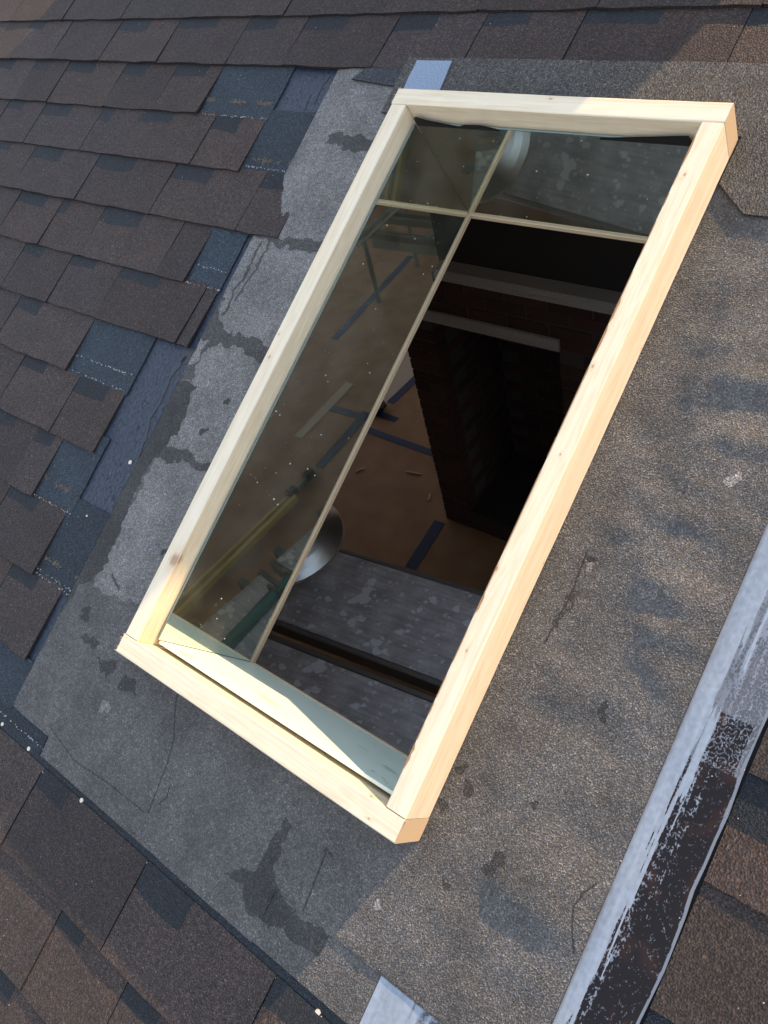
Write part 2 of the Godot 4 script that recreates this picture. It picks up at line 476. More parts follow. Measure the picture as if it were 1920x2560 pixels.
func make_materials():
	make_granules()
	print("granules")
	var gi := granule_image()
	var gm := StandardMaterial3D.new()
	gm.albedo_texture = tex(gi)
	gm.vertex_color_use_as_albedo = true
	gm.roughness = 0.86
	gm.normal_enabled = true
	gm.normal_texture = bump(gi, 5.0)
	gm.normal_scale = 0.8
	tri(gm, 0.8)
	M.gran = gm
	var mem := StandardMaterial3D.new()
	var mi := membrane_image()
	mem.albedo_texture = tex(mi)
	mem.roughness = 0.88
	mem.normal_enabled = true
	mem.normal_texture = bump(mi, 6.0)
	mem.normal_scale = 0.5
	M.mem = mem
	print("membrane")
	var bt := mat(Color(1, 1, 1), 0.42)
	bt.albedo_texture = noise_tex(0.03, 31, Color(0.018, 0.024, 0.036), Color(0.040, 0.053, 0.078))
	bt.metallic_specular = 0.35
	tri(bt, 4.0)
	bt.normal_enabled = true
	var bn := NoiseTexture2D.new(); var fn := FastNoiseLite.new(); fn.frequency = 0.04; fn.seed = 77; fn.fractal_octaves = 4
	bn.noise = fn; bn.as_normal_map = true; bn.bump_strength = 6.0; bn.seamless = true
	bt.normal_texture = bn; bt.normal_scale = 0.5
	M.bitumen = bt
	M.lump = mat(Color(0.022, 0.026, 0.032), 0.6)
	M.deck_dark = mat(Color(0.03, 0.03, 0.032), 0.9)
	for k in [["wood_a", 11, [[280, 40, 2.0], [610, 95, 1.8], [905, 170, 1.6], [760, 60, 1.8]]], ["wood_b", 47, [[132, 14, 8], [136, 246, 6], [480, 30, 2.5], [330, 60, 2.5], [520, 35, 1.5], [640, 52, 2], [760, 58, 1.8], [860, 44, 1.5]]], ["wood_c", 83, [[130, 232, 1.6], [205, 100, 1.8], [310, 112, 2.6], [345, 240, 1.5], [385, 228, 1.7], [470, 96, 1.6], [590, 108, 2.0], [655, 240, 1.6], [735, 118, 1.5], [815, 235, 2.0], [868, 102, 2.2], [880, 226, 1.5], [905, 236, 1.7]]]]:
		var wm := StandardMaterial3D.new()
		var wi := wood_image(k[1], k[2])
		wm.albedo_texture = tex(wi)
		wm.roughness = 0.72
		wm.normal_enabled = true
		wm.normal_texture = bump(wi, 3.0)
		wm.normal_scale = 0.4
		M[k[0]] = wm
	print("wood")
	M.endgrain = mat(Color(0.58, 0.43, 0.27), 0.85)
	M.endgrain.albedo_texture = noise_tex(0.05, 12, Color(0.85, 0.82, 0.78), Color(1, 1, 1))
	tri(M.endgrain, 14.0)
	M.ply = mat(Color(0.62, 0.50, 0.36), 0.8)
	M.ply.albedo_texture = noise_tex(0.08, 19, Color(0.72, 0.66, 0.60), Color(1, 1, 1))
	tri(M.ply, 10.0)
	M.mirror = mat(Color(0.84, 0.89, 0.78), 0.02, 0.92)
	var mn := FastNoiseLite.new(); mn.frequency = 0.006; mn.seed = 401; mn.fractal_octaves = 5
	var mt := NoiseTexture2D.new(); mt.noise = mn; mt.width = 512; mt.height = 512; mt.seamless = true
	var mg := Gradient.new(); mg.set_color(0, Color(0.955, 0.955, 0.955)); mg.set_color(1, Color(1, 1, 1)); mt.color_ramp = mg
	M.mirror.metallic_texture = mt
	M.mirror.metallic = 0.985
	tri(M.mirror, 2.2)
	M.glassedge = mat(Color(0.16, 0.23, 0.22), 0.25)
	M.speck = mat(Color(0.86, 0.86, 0.83), 0.35)
	var fp := mat(Color(0.70, 0.81, 0.74), 0.38)
	fp.albedo_texture = noise_tex(0.01, 55, Color(0.92, 0.93, 0.92), Color(1, 1, 1))
	tri(fp, 2.0)
	M.panel = fp
	M.smudge = mat(Color(0.48, 0.59, 0.51), 0.4)
	M.black = mat(Color(0.012, 0.012, 0.013), 0.45)
	var s1: Array = selvage_image(140, 1120, 301, 0.63)
	M.selvage = mat(Color(1, 1, 1), 0.42); M.selvage.metallic_specular = 0.28; M.selvage.albedo_texture = tex(s1[0])
	M.selvage.normal_enabled = true; M.selvage.normal_texture = bump(s1[0], 2.0); M.selvage.normal_scale = 0.5
	var s2: Array = selvage_image(180, 420, 402, 0.30)
	M.selvage_b = mat(Color(1, 1, 1), 0.42); M.selvage_b.metallic_specular = 0.28; M.selvage_b.albedo_texture = tex(s2[0])
	M.film = mat(Color(1, 1, 1), 0.35)
	M.film.albedo_texture = noise_tex(0.05, 61, Color(0.10, 0.15, 0.23), Color(0.30, 0.36, 0.43))
	tri(M.film, 9.0)
	M.seal = mat(Color(0.34, 0.34, 0.33), 0.7)
	M.tan = mat(Color(1, 1, 1), 0.85)
	M.tan.albedo_texture = noise_tex(0.2, 62, Color(0.07, 0.06, 0.05), Color(0.19, 0.145, 0.09))
	tri(M.tan, 6.0)
	M.nail = mat(Color(0.62, 0.54, 0.42), 0.5)
	# interior
	M.glass = mat(Color(0.9, 0.95, 0.95, 0.08), 0.02)
	M.glass.albedo_color.a = 0.08
	M.glass.transparency = BaseMaterial3D.TRANSPARENCY_ALPHA
	M.kraft = mat(Color(1, 1, 1), 0.62)
	M.kraft.albedo_texture = noise_tex(0.012, 71, Color(0.25, 0.150, 0.078), Color(0.37, 0.235, 0.130), 5)
	tri(M.kraft, 0.7)
	M.plaster = mat(Color(0.74, 0.70, 0.64), 0.9)
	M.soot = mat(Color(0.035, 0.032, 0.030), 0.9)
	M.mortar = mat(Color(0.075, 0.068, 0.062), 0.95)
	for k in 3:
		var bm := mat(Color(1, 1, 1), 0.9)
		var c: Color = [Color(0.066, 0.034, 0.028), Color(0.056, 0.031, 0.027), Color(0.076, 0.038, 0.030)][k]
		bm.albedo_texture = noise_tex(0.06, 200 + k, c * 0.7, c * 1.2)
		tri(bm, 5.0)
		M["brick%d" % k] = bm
	M.stone = mat(Color(1, 1, 1), 0.95)
	M.stone.albedo_texture = noise_tex(0.05, 210, Color(0.32, 0.305, 0.28), Color(0.56, 0.53, 0.49))
	tri(M.stone, 4.0)
	M.tape = mat(Color(0.016, 0.045, 0.125), 0.55)
	M.paper = mat(Color(0.52, 0.48, 0.40), 0.8)
	M.steel = mat(Color(0.68, 0.71, 0.74), 0.40, 1.0)
	M.alu = mat(Color(0.42, 0.43, 0.44), 0.45, 0.7)
	M.alu.albedo_texture = noise_tex(0.2, 220, Color(0.35, 0.35, 0.35), Color(1, 1, 1), 4)
	tri(M.alu, 6.0)
	M.teal = mat(Color(0.035, 0.17, 0.165), 0.45)
	M.yellow = mat(Color(0.50, 0.38, 0.03), 0.5)
	M.galv = mat(Color(0.20, 0.23, 0.20), 0.5, 0.5)
	var di := deck_image()
	# paint drips where the photograph shows them, then a spray of small ones
	for s in DRIPS:
		splat(di, s[0], s[1], s[2], Color(0.86, 0.91, 0.97).linear_to_srgb())
	for k in 700:
		splat(di, rng.randf_range(0, 1024), rng.randf_range(0, 352), 1.2 + 6.0 * pow(rng.randf(), 4.0), Color(0.74, 0.77, 0.80).linear_to_srgb())
	M.deckply = mat(Color(1, 1, 1), 0.75)
	M.deckply.albedo_texture = tex(di)

# drips on the plywood, in texture pixels
var DRIPS := []

# ---------------------------------------------------------------- camera and light
func make_light():
	RB = Basis(Vector3(1, 0, 0), Vector3(0, sin(deg_to_rad(PITCH)), -cos(deg_to_rad(PITCH))), Vector3(0, cos(deg_to_rad(PITCH)), sin(deg_to_rad(PITCH))))
	var cam := Camera3D.new()
	cam.name = "camera"
	var right := Vector3(0.7811, 0.4300, -0.4526)
	var back := -Vector3(-0.5358, 0.0890, -0.8396)
	right = right.normalized()
	back = (back - right * back.dot(right)).normalized()
	var up := back.cross(right)
	cam.transform = Transform3D(RB * Basis(right, up, back), RB * Vector3(1.139, 0.328, 1.131))
	cam.fov = 65.76
	cam.near = 0.02
	cam.far = 400.0
	add_child(cam)
	cam.current = true
	var we := WorldEnvironment.new()
	we.name = "environment"
	var env := Environment.new()
	env.background_mode = Environment.BG_SKY
	var sky := Sky.new()
	var sm := ProceduralSkyMaterial.new()
	sm.sky_top_color = Color(0.64, 0.69, 0.77)
	sm.sky_horizon_color = Color(0.93, 0.93, 0.93)
	sm.sky_curve = 0.16
	sm.sky_energy_multiplier = 0.95
	sm.ground_bottom_color = Color(0.20, 0.19, 0.17)
	sm.ground_horizon_color = Color(0.55, 0.58, 0.60)
	sky.sky_material = sm
	env.sky = sky
	env.tonemap_mode = Environment.TONE_MAPPER_LINEAR
	env.tonemap_exposure = 3.05
	env.sdfgi_enabled = true
	env.ssao_enabled = true
	env.ssil_enabled = true
	we.environment = env
	add_child(we)
	var sun := DirectionalLight3D.new()
	sun.name = "sun"
	sun.light_energy = 0.92
	sun.light_color = Color(1.0, 0.84, 0.63)
	sun.light_angular_distance = 0.5
	sun.shadow_enabled = true
	add_child(sun)
	var s := RB * Vector3(1.0, 3.10, 0.57)
	sun.transform = Transform3D(Basis.looking_at(-s.normalized(), Vector3.UP), Vector3(0, 6, 0))

# ---------------------------------------------------------------- roof
const BASE := -0.103      # top of the underlay

func slab(called: String, x0: float, x1: float, y0: float, y1: float, z0: float, z1: float, m: Material, parent: Node3D, bev := 0.0):
	var st := begin()
	bbox(st, Vector3(x0 + x1, y0 + y1, z0 + z1) * 0.5, Vector3(x1 - x0, y1 - y0, z1 - z0) * 0.5, bev)
	return part(called, st, m, parent)

var roof: Node3D

# one shingle tab; x0..x1, lower edge yb, upper edge yt, dark band from x0 to bandx
func shingle(x0: float, x1: float, yb: float, yt: float, lift: float, tone: Color, bandx: float, band_h := 0.042):
	var st := begin()
	var g := 0.0011
	var n := maxi(2, int((x1 - x0) / 0.045))
	var zb := BASE + 0.0132 + lift
	var zt := BASE + 0.0065 + lift * 0.6
	var hide := 0.012
	var ys := []
	var cols := []
	var xs := []
	for i in n + 1: xs.append(lerpf(x0 + g, x1 - g, float(i) / n))
	if bandx > x0 + 0.02 and bandx < x1 - 0.03:
		var best := 1
		for i in range(1, n):
			if absf(xs[i] - bandx) < absf(xs[best] - bandx): best = i
		xs[best] = bandx
	var low := []
	var mid := []
	var curl := rng.randf_range(-0.0012, 0.0038)
	for i in n + 1:
		var e := rng.randf_range(-0.0024, 0.0020)
		var cz := curl * pow(absf(float(i) / n - 0.5) * 2.0, 2.0)
		low.append(Vector3(xs[i] + rng.randf_range(-0.0006, 0.0006), yb + e, zb + cz))
		mid.append(yt - band_h + rng.randf_range(-0.005, 0.005))
	var dark := Color(0.068, 0.084, 0.108) * rng.randf_range(0.85, 1.2)
	for i in n:
		var za: float = lerpf(zb, zt, (mid[i] - yb) / (yt + hide - yb))
		var a0: Vector3 = low[i]; var a1: Vector3 = low[i + 1]
		var m0 := Vector3(xs[i], mid[i], za); var m1 := Vector3(xs[i + 1], mid[i + 1], za)
		var t0 := Vector3(xs[i], yt + hide, zt); var t1 := Vector3(xs[i + 1], yt + hide, zt)
		poly(st, [a0, a1, m1, m0], Vector3(0, 0, 1), tone)
		poly(st, [m0, m1, t1, t0], Vector3(0, 0, 1), dark if xs[i + 1] <= bandx + 0.001 else tone)
		var dn := Vector3(0, 0.0008, -0.0066 - lift * 0.5)
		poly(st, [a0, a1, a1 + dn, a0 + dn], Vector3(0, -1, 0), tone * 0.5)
	for s in [0, n]:
		var a: Vector3 = low[s]
		var t := Vector3(xs[s], yt + hide, zt)
		var dn := Vector3(0, 0, -0.006)
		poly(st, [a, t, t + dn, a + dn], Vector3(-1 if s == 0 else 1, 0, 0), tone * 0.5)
	part("shingle", st, M.gran, roof)

func tone() -> Color:
	var k := rng.randf_range(0.80, 1.22)
	var w := rng.randf_range(-0.06, 0.06)
	return Color(0.226 * k * (1.0 + w), 0.156 * k, 0.134 * k * (1.0 - w))

# the exposed upper half of a shingle whose cover has been pulled off
func headlap(x0: float, x1: float, y0: float, y1: float, stain: float, dots: Array, k := 1.0, z := 0.006):
	var st := begin()
	sheet(st, wob([Vector2(x0, y0), Vector2(x1, y0), Vector2(x1, y1), Vector2(x0, y1)], 0.0012, 0.03), BASE + z, 0.006, Color(0.130 * k, 0.196 * k, 0.262 * k))
	var h := part("headlap", st, M.gran, roof)
	h.set_meta("at", Vector3.ZERO)
	if stain > 0.0:
		var s2 := begin()
		var yy := lerpf(y0, y1, stain)
		for dab in int((x1 - x0) * 1500.0):
			var x := rng.randf_range(x0 + 0.006, x1 - 0.004)
			var gap := sin(x * 61.0 + y0 * 40.0) + 0.6 * sin(x * 143.0)
			if gap < rng.randf_range(-0.6, 0.9): continue
			var q := Vector3(x, yy + rng.randfn(0.0, 0.0034), BASE + z + 0.0006)
			bbox(s2, q, Vector3(rng.randf_range(0.0008, 0.0022), rng.randf_range(0.0006, 0.0015), 0.0005), 0.0002, Basis(Vector3(0, 0, 1), rng.randf() * 3.0))
		part("adhesive_strip", s2, M.tan, h).set_meta("kind", "stuff")
	for f in dots:
		dotline(h, x0, x1, lerpf(y0, y1, f), BASE + z)

func dotline(parent: Node3D, x0: float, x1: float, y: float, z: float):
	var st := begin()
	var x := x0
	while x < x1:
		var r := rng.randf_range(0.0005, 0.0014)
		var c := Vector3(x, y + rng.randf_range(-0.002, 0.002), z + 0.0008)
		if rng.randf() < 0.6: bbox(st, c, Vector3(r * 1.4, r, 0.0007), 0.0003, Basis(Vector3(0, 0, 1), rng.randf() * 3.0))
		x += rng.randf_range(0.0025, 0.008)
	var d := part("sealant_dots", st, M.seal, parent)
	d.set_meta("kind", "stuff")

func course(yb: float, yt: float, cuts: Array, bands: Array, xleft: float, lift0 := 0.0):
	# cuts: right ends of the tabs, in rising x; bands: right end of the dark band of each tab (or none)
	var x := xleft
	for i in cuts.size():
		var e: float = cuts[i]
		var b := -99.0
		for q in bands:
			if q > x + 0.015 and q < e - 0.004: b = q
		shingle(x, e, yb, yt, rng.randf_range(0.0, 0.0026) + lift0, tone(), b, rng.randf_range(0.030, 0.046))
		x = e

func rand_cuts(x0: float, x1: float) -> Array:
	var o := []
	var x := x0
	while x < x1 - 0.14:
		x += rng.randf_range(0.14, 0.36)
		o.append(min(x, x1))
	if o.is_empty() or o[-1] < x1 - 0.01: o.append(x1)
	return o

func rand_bands(x0: float, cuts: Array) -> Array:
	var o := []
	var x := x0
	for e in cuts:
		if e - x > 0.12 and rng.randf() < 0.8: o.append(x + (e - x) * rng.randf_range(0.4, 0.75))
		x = e
	return o

func build_roof():
	roof = rthing("roof", Vector3(0, 0, 0), "", "", "", "structure")
	# the roof slab with its opening: four pieces butted end to end
	var z1 := BASE - 0.0005
	slab("roof_slab", -4.2, 0.012, -3.2, 3.6, -0.36, z1, M.deck_dark, roof)
	slab("roof_slab", W - 0.012, 4.6, -3.2, 3.6, -0.36, z1, M.deck_dark, roof)
	slab("roof_slab", 0.0125, W - 0.0125, -3.2, 0.012, -0.36, z1, M.deck_dark, roof)
	slab("roof_slab", 0.0125, W - 0.0125, L - 0.012, 3.6, -0.36, z1, M.deck_dark, roof)
	# plastered ceiling under the slab
	slab("ceiling_board", -4.0, 0.0295, -2.9, 3.55, -0.374, -0.3605, M.plaster, roof)
	slab("ceiling_board", W - 0.0295, 4.4, -2.9, 3.55, -0.374, -0.3605, M.plaster, roof)
	slab("ceiling_board", 0.030, W - 0.030, -2.9, 0.041, -0.3745, -0.3725, M.plaster, roof)
	slab("ceiling_board", 0.030, W - 0.030, 1.238, 3.55, -0.3745, -0.3725, M.plaster, roof)
	# smooth bitumen underlay that shows where shingles were cut back
	var st := begin()
	sheet(st, wob([Vector2(-0.80, -0.36), Vector2(-0.27, -0.36), Vector2(-0.27, 0.60), Vector2(-0.15, 0.66), Vector2(-0.12, 1.50), Vector2(-0.80, 1.50)], 0.001, 0.05), BASE + 0.0035, 0.004)
	part("underlay", st, M.bitumen, roof)
	# lumps of old mastic on the underlay
	var lm := begin()
	for i in 260:
		var p := Vector2(rng.randf_range(-0.44, -0.30), rng.randf_range(0.2, 1.40))
		var r := rng.randf_range(0.0006, 0.0018) if i > 20 else rng.randf_range(0.0018, 0.0036)
		bbox(lm, Vector3(p.x, p.y, BASE + 0.0035), Vector3(r * rng.randf_range(0.8, 2.0), r, 0.0008 + r * 0.3), r * 0.4, Basis(Vector3(0, 0, 1), rng.randf() * 3.0))
	var l2 := part("mastic_lumps", lm, M.lump, roof)
	l2.set_meta("kind", "stuff")
	var cr := begin()      # long smears of black mastic
	for q in [[[-0.322, 0.62], [-0.34, 0.565], [-0.331, 0.50], [-0.338, 0.455], [-0.317, 0.40], [-0.312, 0.36]], [[-0.325, 1.39], [-0.335, 1.36], [-0.33, 1.31]], [[-0.36, 1.33], [-0.352, 1.29]]]:
		for i in range(q.size() - 1):
			var a := Vector2(q[i][0], q[i][1]); var b := Vector2(q[i + 1][0], q[i + 1][1])
			var nn := (b - a).orthogonal().normalized()
			var w0 := rng.randf_range(0.002, 0.006); var w1 := rng.randf_range(0.002, 0.005)
			sheet(cr, wob([a + nn * w0, b + nn * w1, b - nn * w1, a - nn * w0], 0.0012, 0.006), BASE + 0.0045, 0.001)
	sheet(cr, wob([Vector2(-0.345, 0.64), Vector2(-0.30, 0.645), Vector2(-0.295, 0.605), Vector2(-0.33, 0.60)], 0.004, 0.008), BASE + 0.0045, 0.001)
	part("mastic_smear", cr, mat(Color(0.022, 0.025, 0.03), 0.55), roof)
	print("roof base")
	# courses with the cuts read from the photograph
	var XL := -2.45
	course(1.862, 2.02, rand_cuts(XL, 1.7), [], XL)
	var c := rand_cuts(XL, 1.7)
	course(1.708, 1.862, c, rand_bands(XL, c), XL)
	course(1.555, 1.708, [-2.2, -1.914, -1.589, -1.275, -0.914, -0.576, -0.25, 0.017, 0.30, 0.62, 0.95, 1.3, 1.7], [-1.75, -1.43, -0.76, -0.1, 0.45, 0.8], XL, 0.001)
	course(1.403, 1.555, [-2.2, -1.98, -1.777, -1.538, -1.268, -0.99, -0.70, -0.487, -0.194, 0.047, 0.28, 0.604, 0.90, 1.25, 1.7], [-1.686, -1.124, -0.824, -0.588, -0.351, -0.081, 0.157, 0.44, 0.75, 1.05], XL, 0.002)
	course(1.25, 1.403, [-2.1, -1.85, -1.621, -1.431, -1.135, -0.899, -0.708], [-1.75, -1.532, -1.284, -1.025, -0.764], XL)
	course(1.10, 1.25, [-2.1, -1.9, -1.65, -1.436, -1.132, -0.94, -0.637, -0.453], [-1.554, -1.284, -1.072, -0.803, -0.536], XL)
	course(0.945, 1.10, [-2.0, -1.62, -1.362, -1.027, -0.691, -0.361, -0.219], [-1.5, -1.207, -0.856, -0.542, -0.23], XL)
	course(0.79, 0.945, [-2.0, -1.55, -1.313, -1.087, -0.886, -0.551, -0.441], [-1.7, -1.166, -1.048, -0.715], XL)
	course(0.638, 0.79, [-2.1, -1.8, -1.45, -1.15, -0.913, -0.689, -0.363, -0.323], [-1.6, -1.05, -0.80, -0.53], XL)
	course(0.485, 0.638, [-2.0, -1.6, -1.3, -1.043, -0.692], [-1.45, -1.15, -0.93], XL)
	course(0.325, 0.485, [-2.0, -1.7, -1.4, -1.13, -0.89, -0.635, -0.450], [-1.5, -1.25, -0.78, -0.51], XL)
	course(0.165, 0.325, [-1.9, -1.5, -1.2, -0.9, -0.687, -0.577], [-1.3, -1.02, -0.79, -0.61], XL)
	course(0.010, 0.165, [-1.9, -1.6, -1.3, -0.95, -0.677, -0.439], [-1.4, -1.1, -0.80, -0.55], XL)
	course(-0.155, 0.010, [-1.9, -1.5, -1.2, -0.8, -0.528, -0.328], [-1.0, -0.65, -0.42], XL)
	course(-0.320, -0.155, [-1.8, -1.4, -1.05, -0.75, -0.52], [-1.2, -0.9, -0.62], XL)
	course(-0.485, -0.320, [-1.5, -1.1, -0.75, -0.45, -0.129, 0.219, 0.555, 0.86, 1.2, 1.6], [-0.60, -0.30, -0.03, 0.35, 0.70, 1.0], -1.9)
	course(-0.650, -0.485, [-1.5, -1.2, -0.85, -0.55, -0.22, 0.088, 0.298, 0.62, 0.95, 1.3, 1.6], [-0.38, -0.148, 0.165, 0.39, 0.74, 1.1], -1.9)
	course(-0.815, -0.650, [-1.3, -0.9, -0.6, -0.3, 0.0, 0.20, 0.50, 0.8, 1.1, 1.45], [-0.4, -0.12, 0.07, 0.33, 0.6], -1.7)
	c = rand_cuts(-1.6, 1.45)
	course(-0.980, -0.815, c, rand_bands(-1.6, c), -1.6)
	# pieces left bare where the cover course was stripped off
	headlap(-0.716, -0.449, 1.247, 1.415, 0.30, [0.04], 1.0, 0.0075)
	headlap(-0.465, -0.225, 1.105, 1.282, 0.20, [0.08], 0.82, 0.0070)
	headlap(-0.450, -0.320, 0.785, 0.955, 0.0, [0.05, 0.33], 1.1, 0.0075)
	headlap(-0.705, -0.445, 0.482, 0.648, 0.0, [0.05, 0.30], 1.0, 0.0075)
	headlap(-0.590, -0.424, 0.162, 0.372, 0.28, [0.05], 1.0, 0.0075)
	headlap(-0.452, -0.300, 0.008, 0.215, 0.24, [0.04, 0.09], 0.72, 0.0070)
	headlap(-0.54, -0.30, -0.262, -0.150, 0.0, [], 0.9, 0.0072)
	headlap(-0.60, -0.12, -0.327, -0.235, 0.0, [0.10, 0.50], 0.62, 0.0064)
	headlap(-0.13, 0.74, -0.327, -0.20, 0.0, [0.10], 0.50, 0.0058)
	headlap(0.70, 1.2, -0.327, -0.19, 0.0, [], 0.5, 0.0040)
	# the shingles past the bare selvage on the right
	course(0.320, 0.480, [1.34, 1.62], [], 1.063, 0.0)
	course(0.480, 0.640, [1.25, 1.62], [], 1.063, 0.0)
	for k in 5:
		var cc := [1.2 + 0.07 * (k % 3), 1.62]
		course(0.640 + k * 0.155, 0.795 + k * 0.155, cc, [1.12 + 0.05 * (k % 2)], 1.063, 0.0)
	headlap(1.063, 1.62, 0.236, 0.330, 0.0, [], 0.36, 0.0070)
	course(0.166, 0.245, [1.62], [], 1.063, -0.001)
	course(-0.012, 0.166, [1.35, 1.62], [], 1.063, 0.0)
	course(-0.175, -0.012, [1.20, 1.62], [1.10], 1.063, 0.0)
	course(-0.340, -0.175, [1.30, 1.62], [], 1.15, 0.0)
	print("shingles")

# height of the wrinkled sheet over its bed
var ridges := []
var sheet_noise: FastNoiseLite
func sag(x: float, y: float) -> float:
	var h := 0.0
	var right := clampf((x - W - 0.015) / 0.05, 0.0, 1.0)
	var low := clampf((-0.02 - y) / 0.06, 0.0, 1.0)
	var left := clampf((-0.02 - x) / 0.05, 0.0, 1.0)
	var edge := maxf(right, maxf(low, left))
	if edge <= 0.0: return 0.0
	h += sheet_noise.get_noise_2d(x * 70.0 + y * 30.0, y * 130.0 - x * 20.0) * 0.0048 * (right * clampf(y * 2.5 + 0.4, 0.35, 1.0) + low * 0.25)
	h += sheet_noise.get_noise_2d(x * 330.0 + 50.0, y * 330.0) * 0.0008
	var p := Vector2(x, y)
	for r in ridges:
		var pts: Array = r[0]
		var best := 1e9
		var side := 1.0
		var along := 0.0
		for i in range(pts.size() - 1):
			var a: Vector2 = pts[i]; var b: Vector2 = pts[i + 1]
			var t := clampf((p - a).dot(b - a) / (b - a).length_squared(), 0.0, 1.0)
			var q := a.lerp(b, t)
			var d := p.distance_to(q)
			if d < best:
				best = d
				side = signf((b - a).cross(p - a))
				along = (i + t) / (pts.size() - 1)
		if best < r[1] * 4.0:
			var f := clampf(minf(along * 3.0, (1.15 - along) * 3.0), 0.0, 1.0)
			var wd: float = r[1] * 1.9 if side > 0.0 else r[1] * 0.6
			h += 1.5 * r[2] * f * exp(-best * best / (wd * wd))
	h *= edge
	if x > 0.925: h = maxf(h, -0.0008)
	return h

func build_membrane():
	sheet_noise = FastNoiseLite.new()
	sheet_noise.seed = 8; sheet_noise.frequency = 0.055; sheet_noise.fractal_octaves = 3
	var R := func(l: Array): return l.map(func(a): return Vector2(a[0], a[1]))
	ridges = [
		[R.call([[0.80, 0.505], [0.83, 0.525], [0.867, 0.510], [0.896, 0.500], [0.958, 0.505]]), 0.030, 0.0065],
		[R.call([[0.845, 0.462], [0.878, 0.447], [0.915, 0.450], [0.958, 0.452]]), 0.022, 0.0045],
		[R.call([[0.845, 0.405], [0.896, 0.402], [0.935, 0.368]]), 0.025, 0.0040],
		[R.call([[0.78, 0.035], [0.84, 0.012], [0.879, 0.010], [0.96, 0.003]]), 0.040, 0.0065],
		[R.call([[0.76, 1.06], [0.785, 0.99], [0.797, 0.950], [0.790, 0.832], [0.80, 0.79]]), 0.030, 0.0050],
		[R.call([[0.80, 0.86], [0.84, 0.855], [0.93, 0.858]]), 0.030, 0.0050],
		[R.call([[0.77, 0.72], [0.82, 0.69], [0.90, 0.68]]), 0.030, 0.0040],
		[R.call([[0.72, 0.60], [0.76, 0.57], [0.80, 0.575]]), 0.020, 0.0030],
		[R.call([[0.86, 1.02], [0.90, 0.98], [0.95, 0.985]]), 0.022, 0.0035],
		[R.call([[0.72, 0.93], [0.76, 0.90], [0.80, 0.905]]), 0.022, 0.0030],
		[R.call([[0.83, 0.78], [0.88, 0.755], [0.95, 0.765]]), 0.024, 0.0040],
		[R.call([[0.76, 0.64], [0.82, 0.615], [0.88, 0.625], [0.94, 0.60]]), 0.026, 0.0036],
		[R.call([[0.82, 1.11], [0.87, 1.075], [0.94, 1.08]]), 0.024, 0.0034],
		[R.call([[0.74, 0.30], [0.79, 0.285], [0.83, 0.295]]), 0.024, 0.0016],
	]
	var mem := rthing("membrane_sheet", Vector3(0.68, -0.1, -CH), "large weathered grey granulated roofing sheet wrinkled around the lumber frame", "roofing sheet")
	var st := begin()
	var cell := 0.0105
	var x0 := -0.302; var x1 := 0.963
	var y0 := -0.295; var y1 := 1.425
	var nx := int((x1 - x0) / cell); var ny := int((y1 - y0) / cell)
	var zf := func(x: float, y: float) -> float:
		var z := -CH - 0.0015 + sag(x, y)
		if y < -0.23: z -= (-0.23 - y) * 0.07
		if x < -0.25: z -= (-0.25 - x) * 0.08
		return z
	var Z := []
	var P := []
	for j in ny + 1:
		for i in nx + 1:
			var x := lerpf(x0, x1, float(i) / nx)
			var y := lerpf(y0, y1, float(j) / ny)
			P.append(Vector3(x, y, zf.call(x, y)))
	var keep := func(x: float, y: float) -> bool:
		if x > 0.022 and x < W - 0.022 and y > 0.022 and y < L - 0.022: return false
		if x > 0.485 and y < -0.197: return false
		if x < -0.158 and y < -0.248: return false
		return true
	var N := []
	for j in ny + 1:
		for i in nx + 1:
			var a: Vector3 = P[j * (nx + 1) + mini(i + 1, nx)] - P[j * (nx + 1) + maxi(i - 1, 0)]
			var b: Vector3 = P[mini(j + 1, ny) * (nx + 1) + i] - P[maxi(j - 1, 0) * (nx + 1) + i]
			N.append(a.cross(b).normalized())
	for j in ny:
		for i in nx:
			var c0: Vector3 = P[j * (nx + 1) + i]
			if not keep.call(c0.x + cell * 0.5, c0.y + cell * 0.5): continue
			var id := [j * (nx + 1) + i, j * (nx + 1) + i + 1, (j + 1) * (nx + 1) + i + 1, (j + 1) * (nx + 1) + i]
			for k in [0, 2, 1, 0, 3, 2]:
				var p: Vector3 = P[id[k]]
				st.set_normal(N[id[k]])
				st.set_color(Color(1, 1, 1))
				st.set_uv(Vector2((p.x - MX0) / (MW * MS), (p.y - MY0) / (MH * MS)))
				st.add_vertex(p)
	part("sheet", st, M.mem, mem)
	# the cut rim of the sheet
	var rim := begin()
	var R2 := [[-0.302, 1.42], [-0.302, -0.24], [-0.158, -0.248], [-0.158, -0.295], [0.485, -0.295], [0.485, -0.197], [0.963, -0.197], [0.963, 1.42]]
	for i in range(R2.size() - 1):
		var a := Vector2(R2[i][0], R2[i][1]); var b := Vector2(R2[i + 1][0], R2[i + 1][1])
		var n := maxi(1, int(a.distance_to(b) / 0.03))
		for k in n:
			var p := a.lerp(b, float(k) / n); var q := a.lerp(b, float(k + 1) / n)
			var zp: float = zf.call(p.x, p.y) + 0.0004; var zq: float = zf.call(q.x, q.y) + 0.0004
			var nn := Vector3(b.y - a.y, a.x - b.x, 0)
			poly(rim, [Vector3(p.x, p.y, zp), Vector3(q.x, q.y, zq), Vector3(q.x, q.y, zq - 0.007), Vector3(p.x, p.y, zp - 0.007)], -nn)
	part("rim", rim, M.deck_dark, mem)
	# the sheet lapped under it at the lower edge
	var lo := rthing("membrane_sheet", Vector3(0.6, -0.24, -CH), "narrow granulated strip lapped beneath the big sheet below the frame corner", "roofing sheet")
	var s2 := begin()
	var zl := -CH - 0.0046
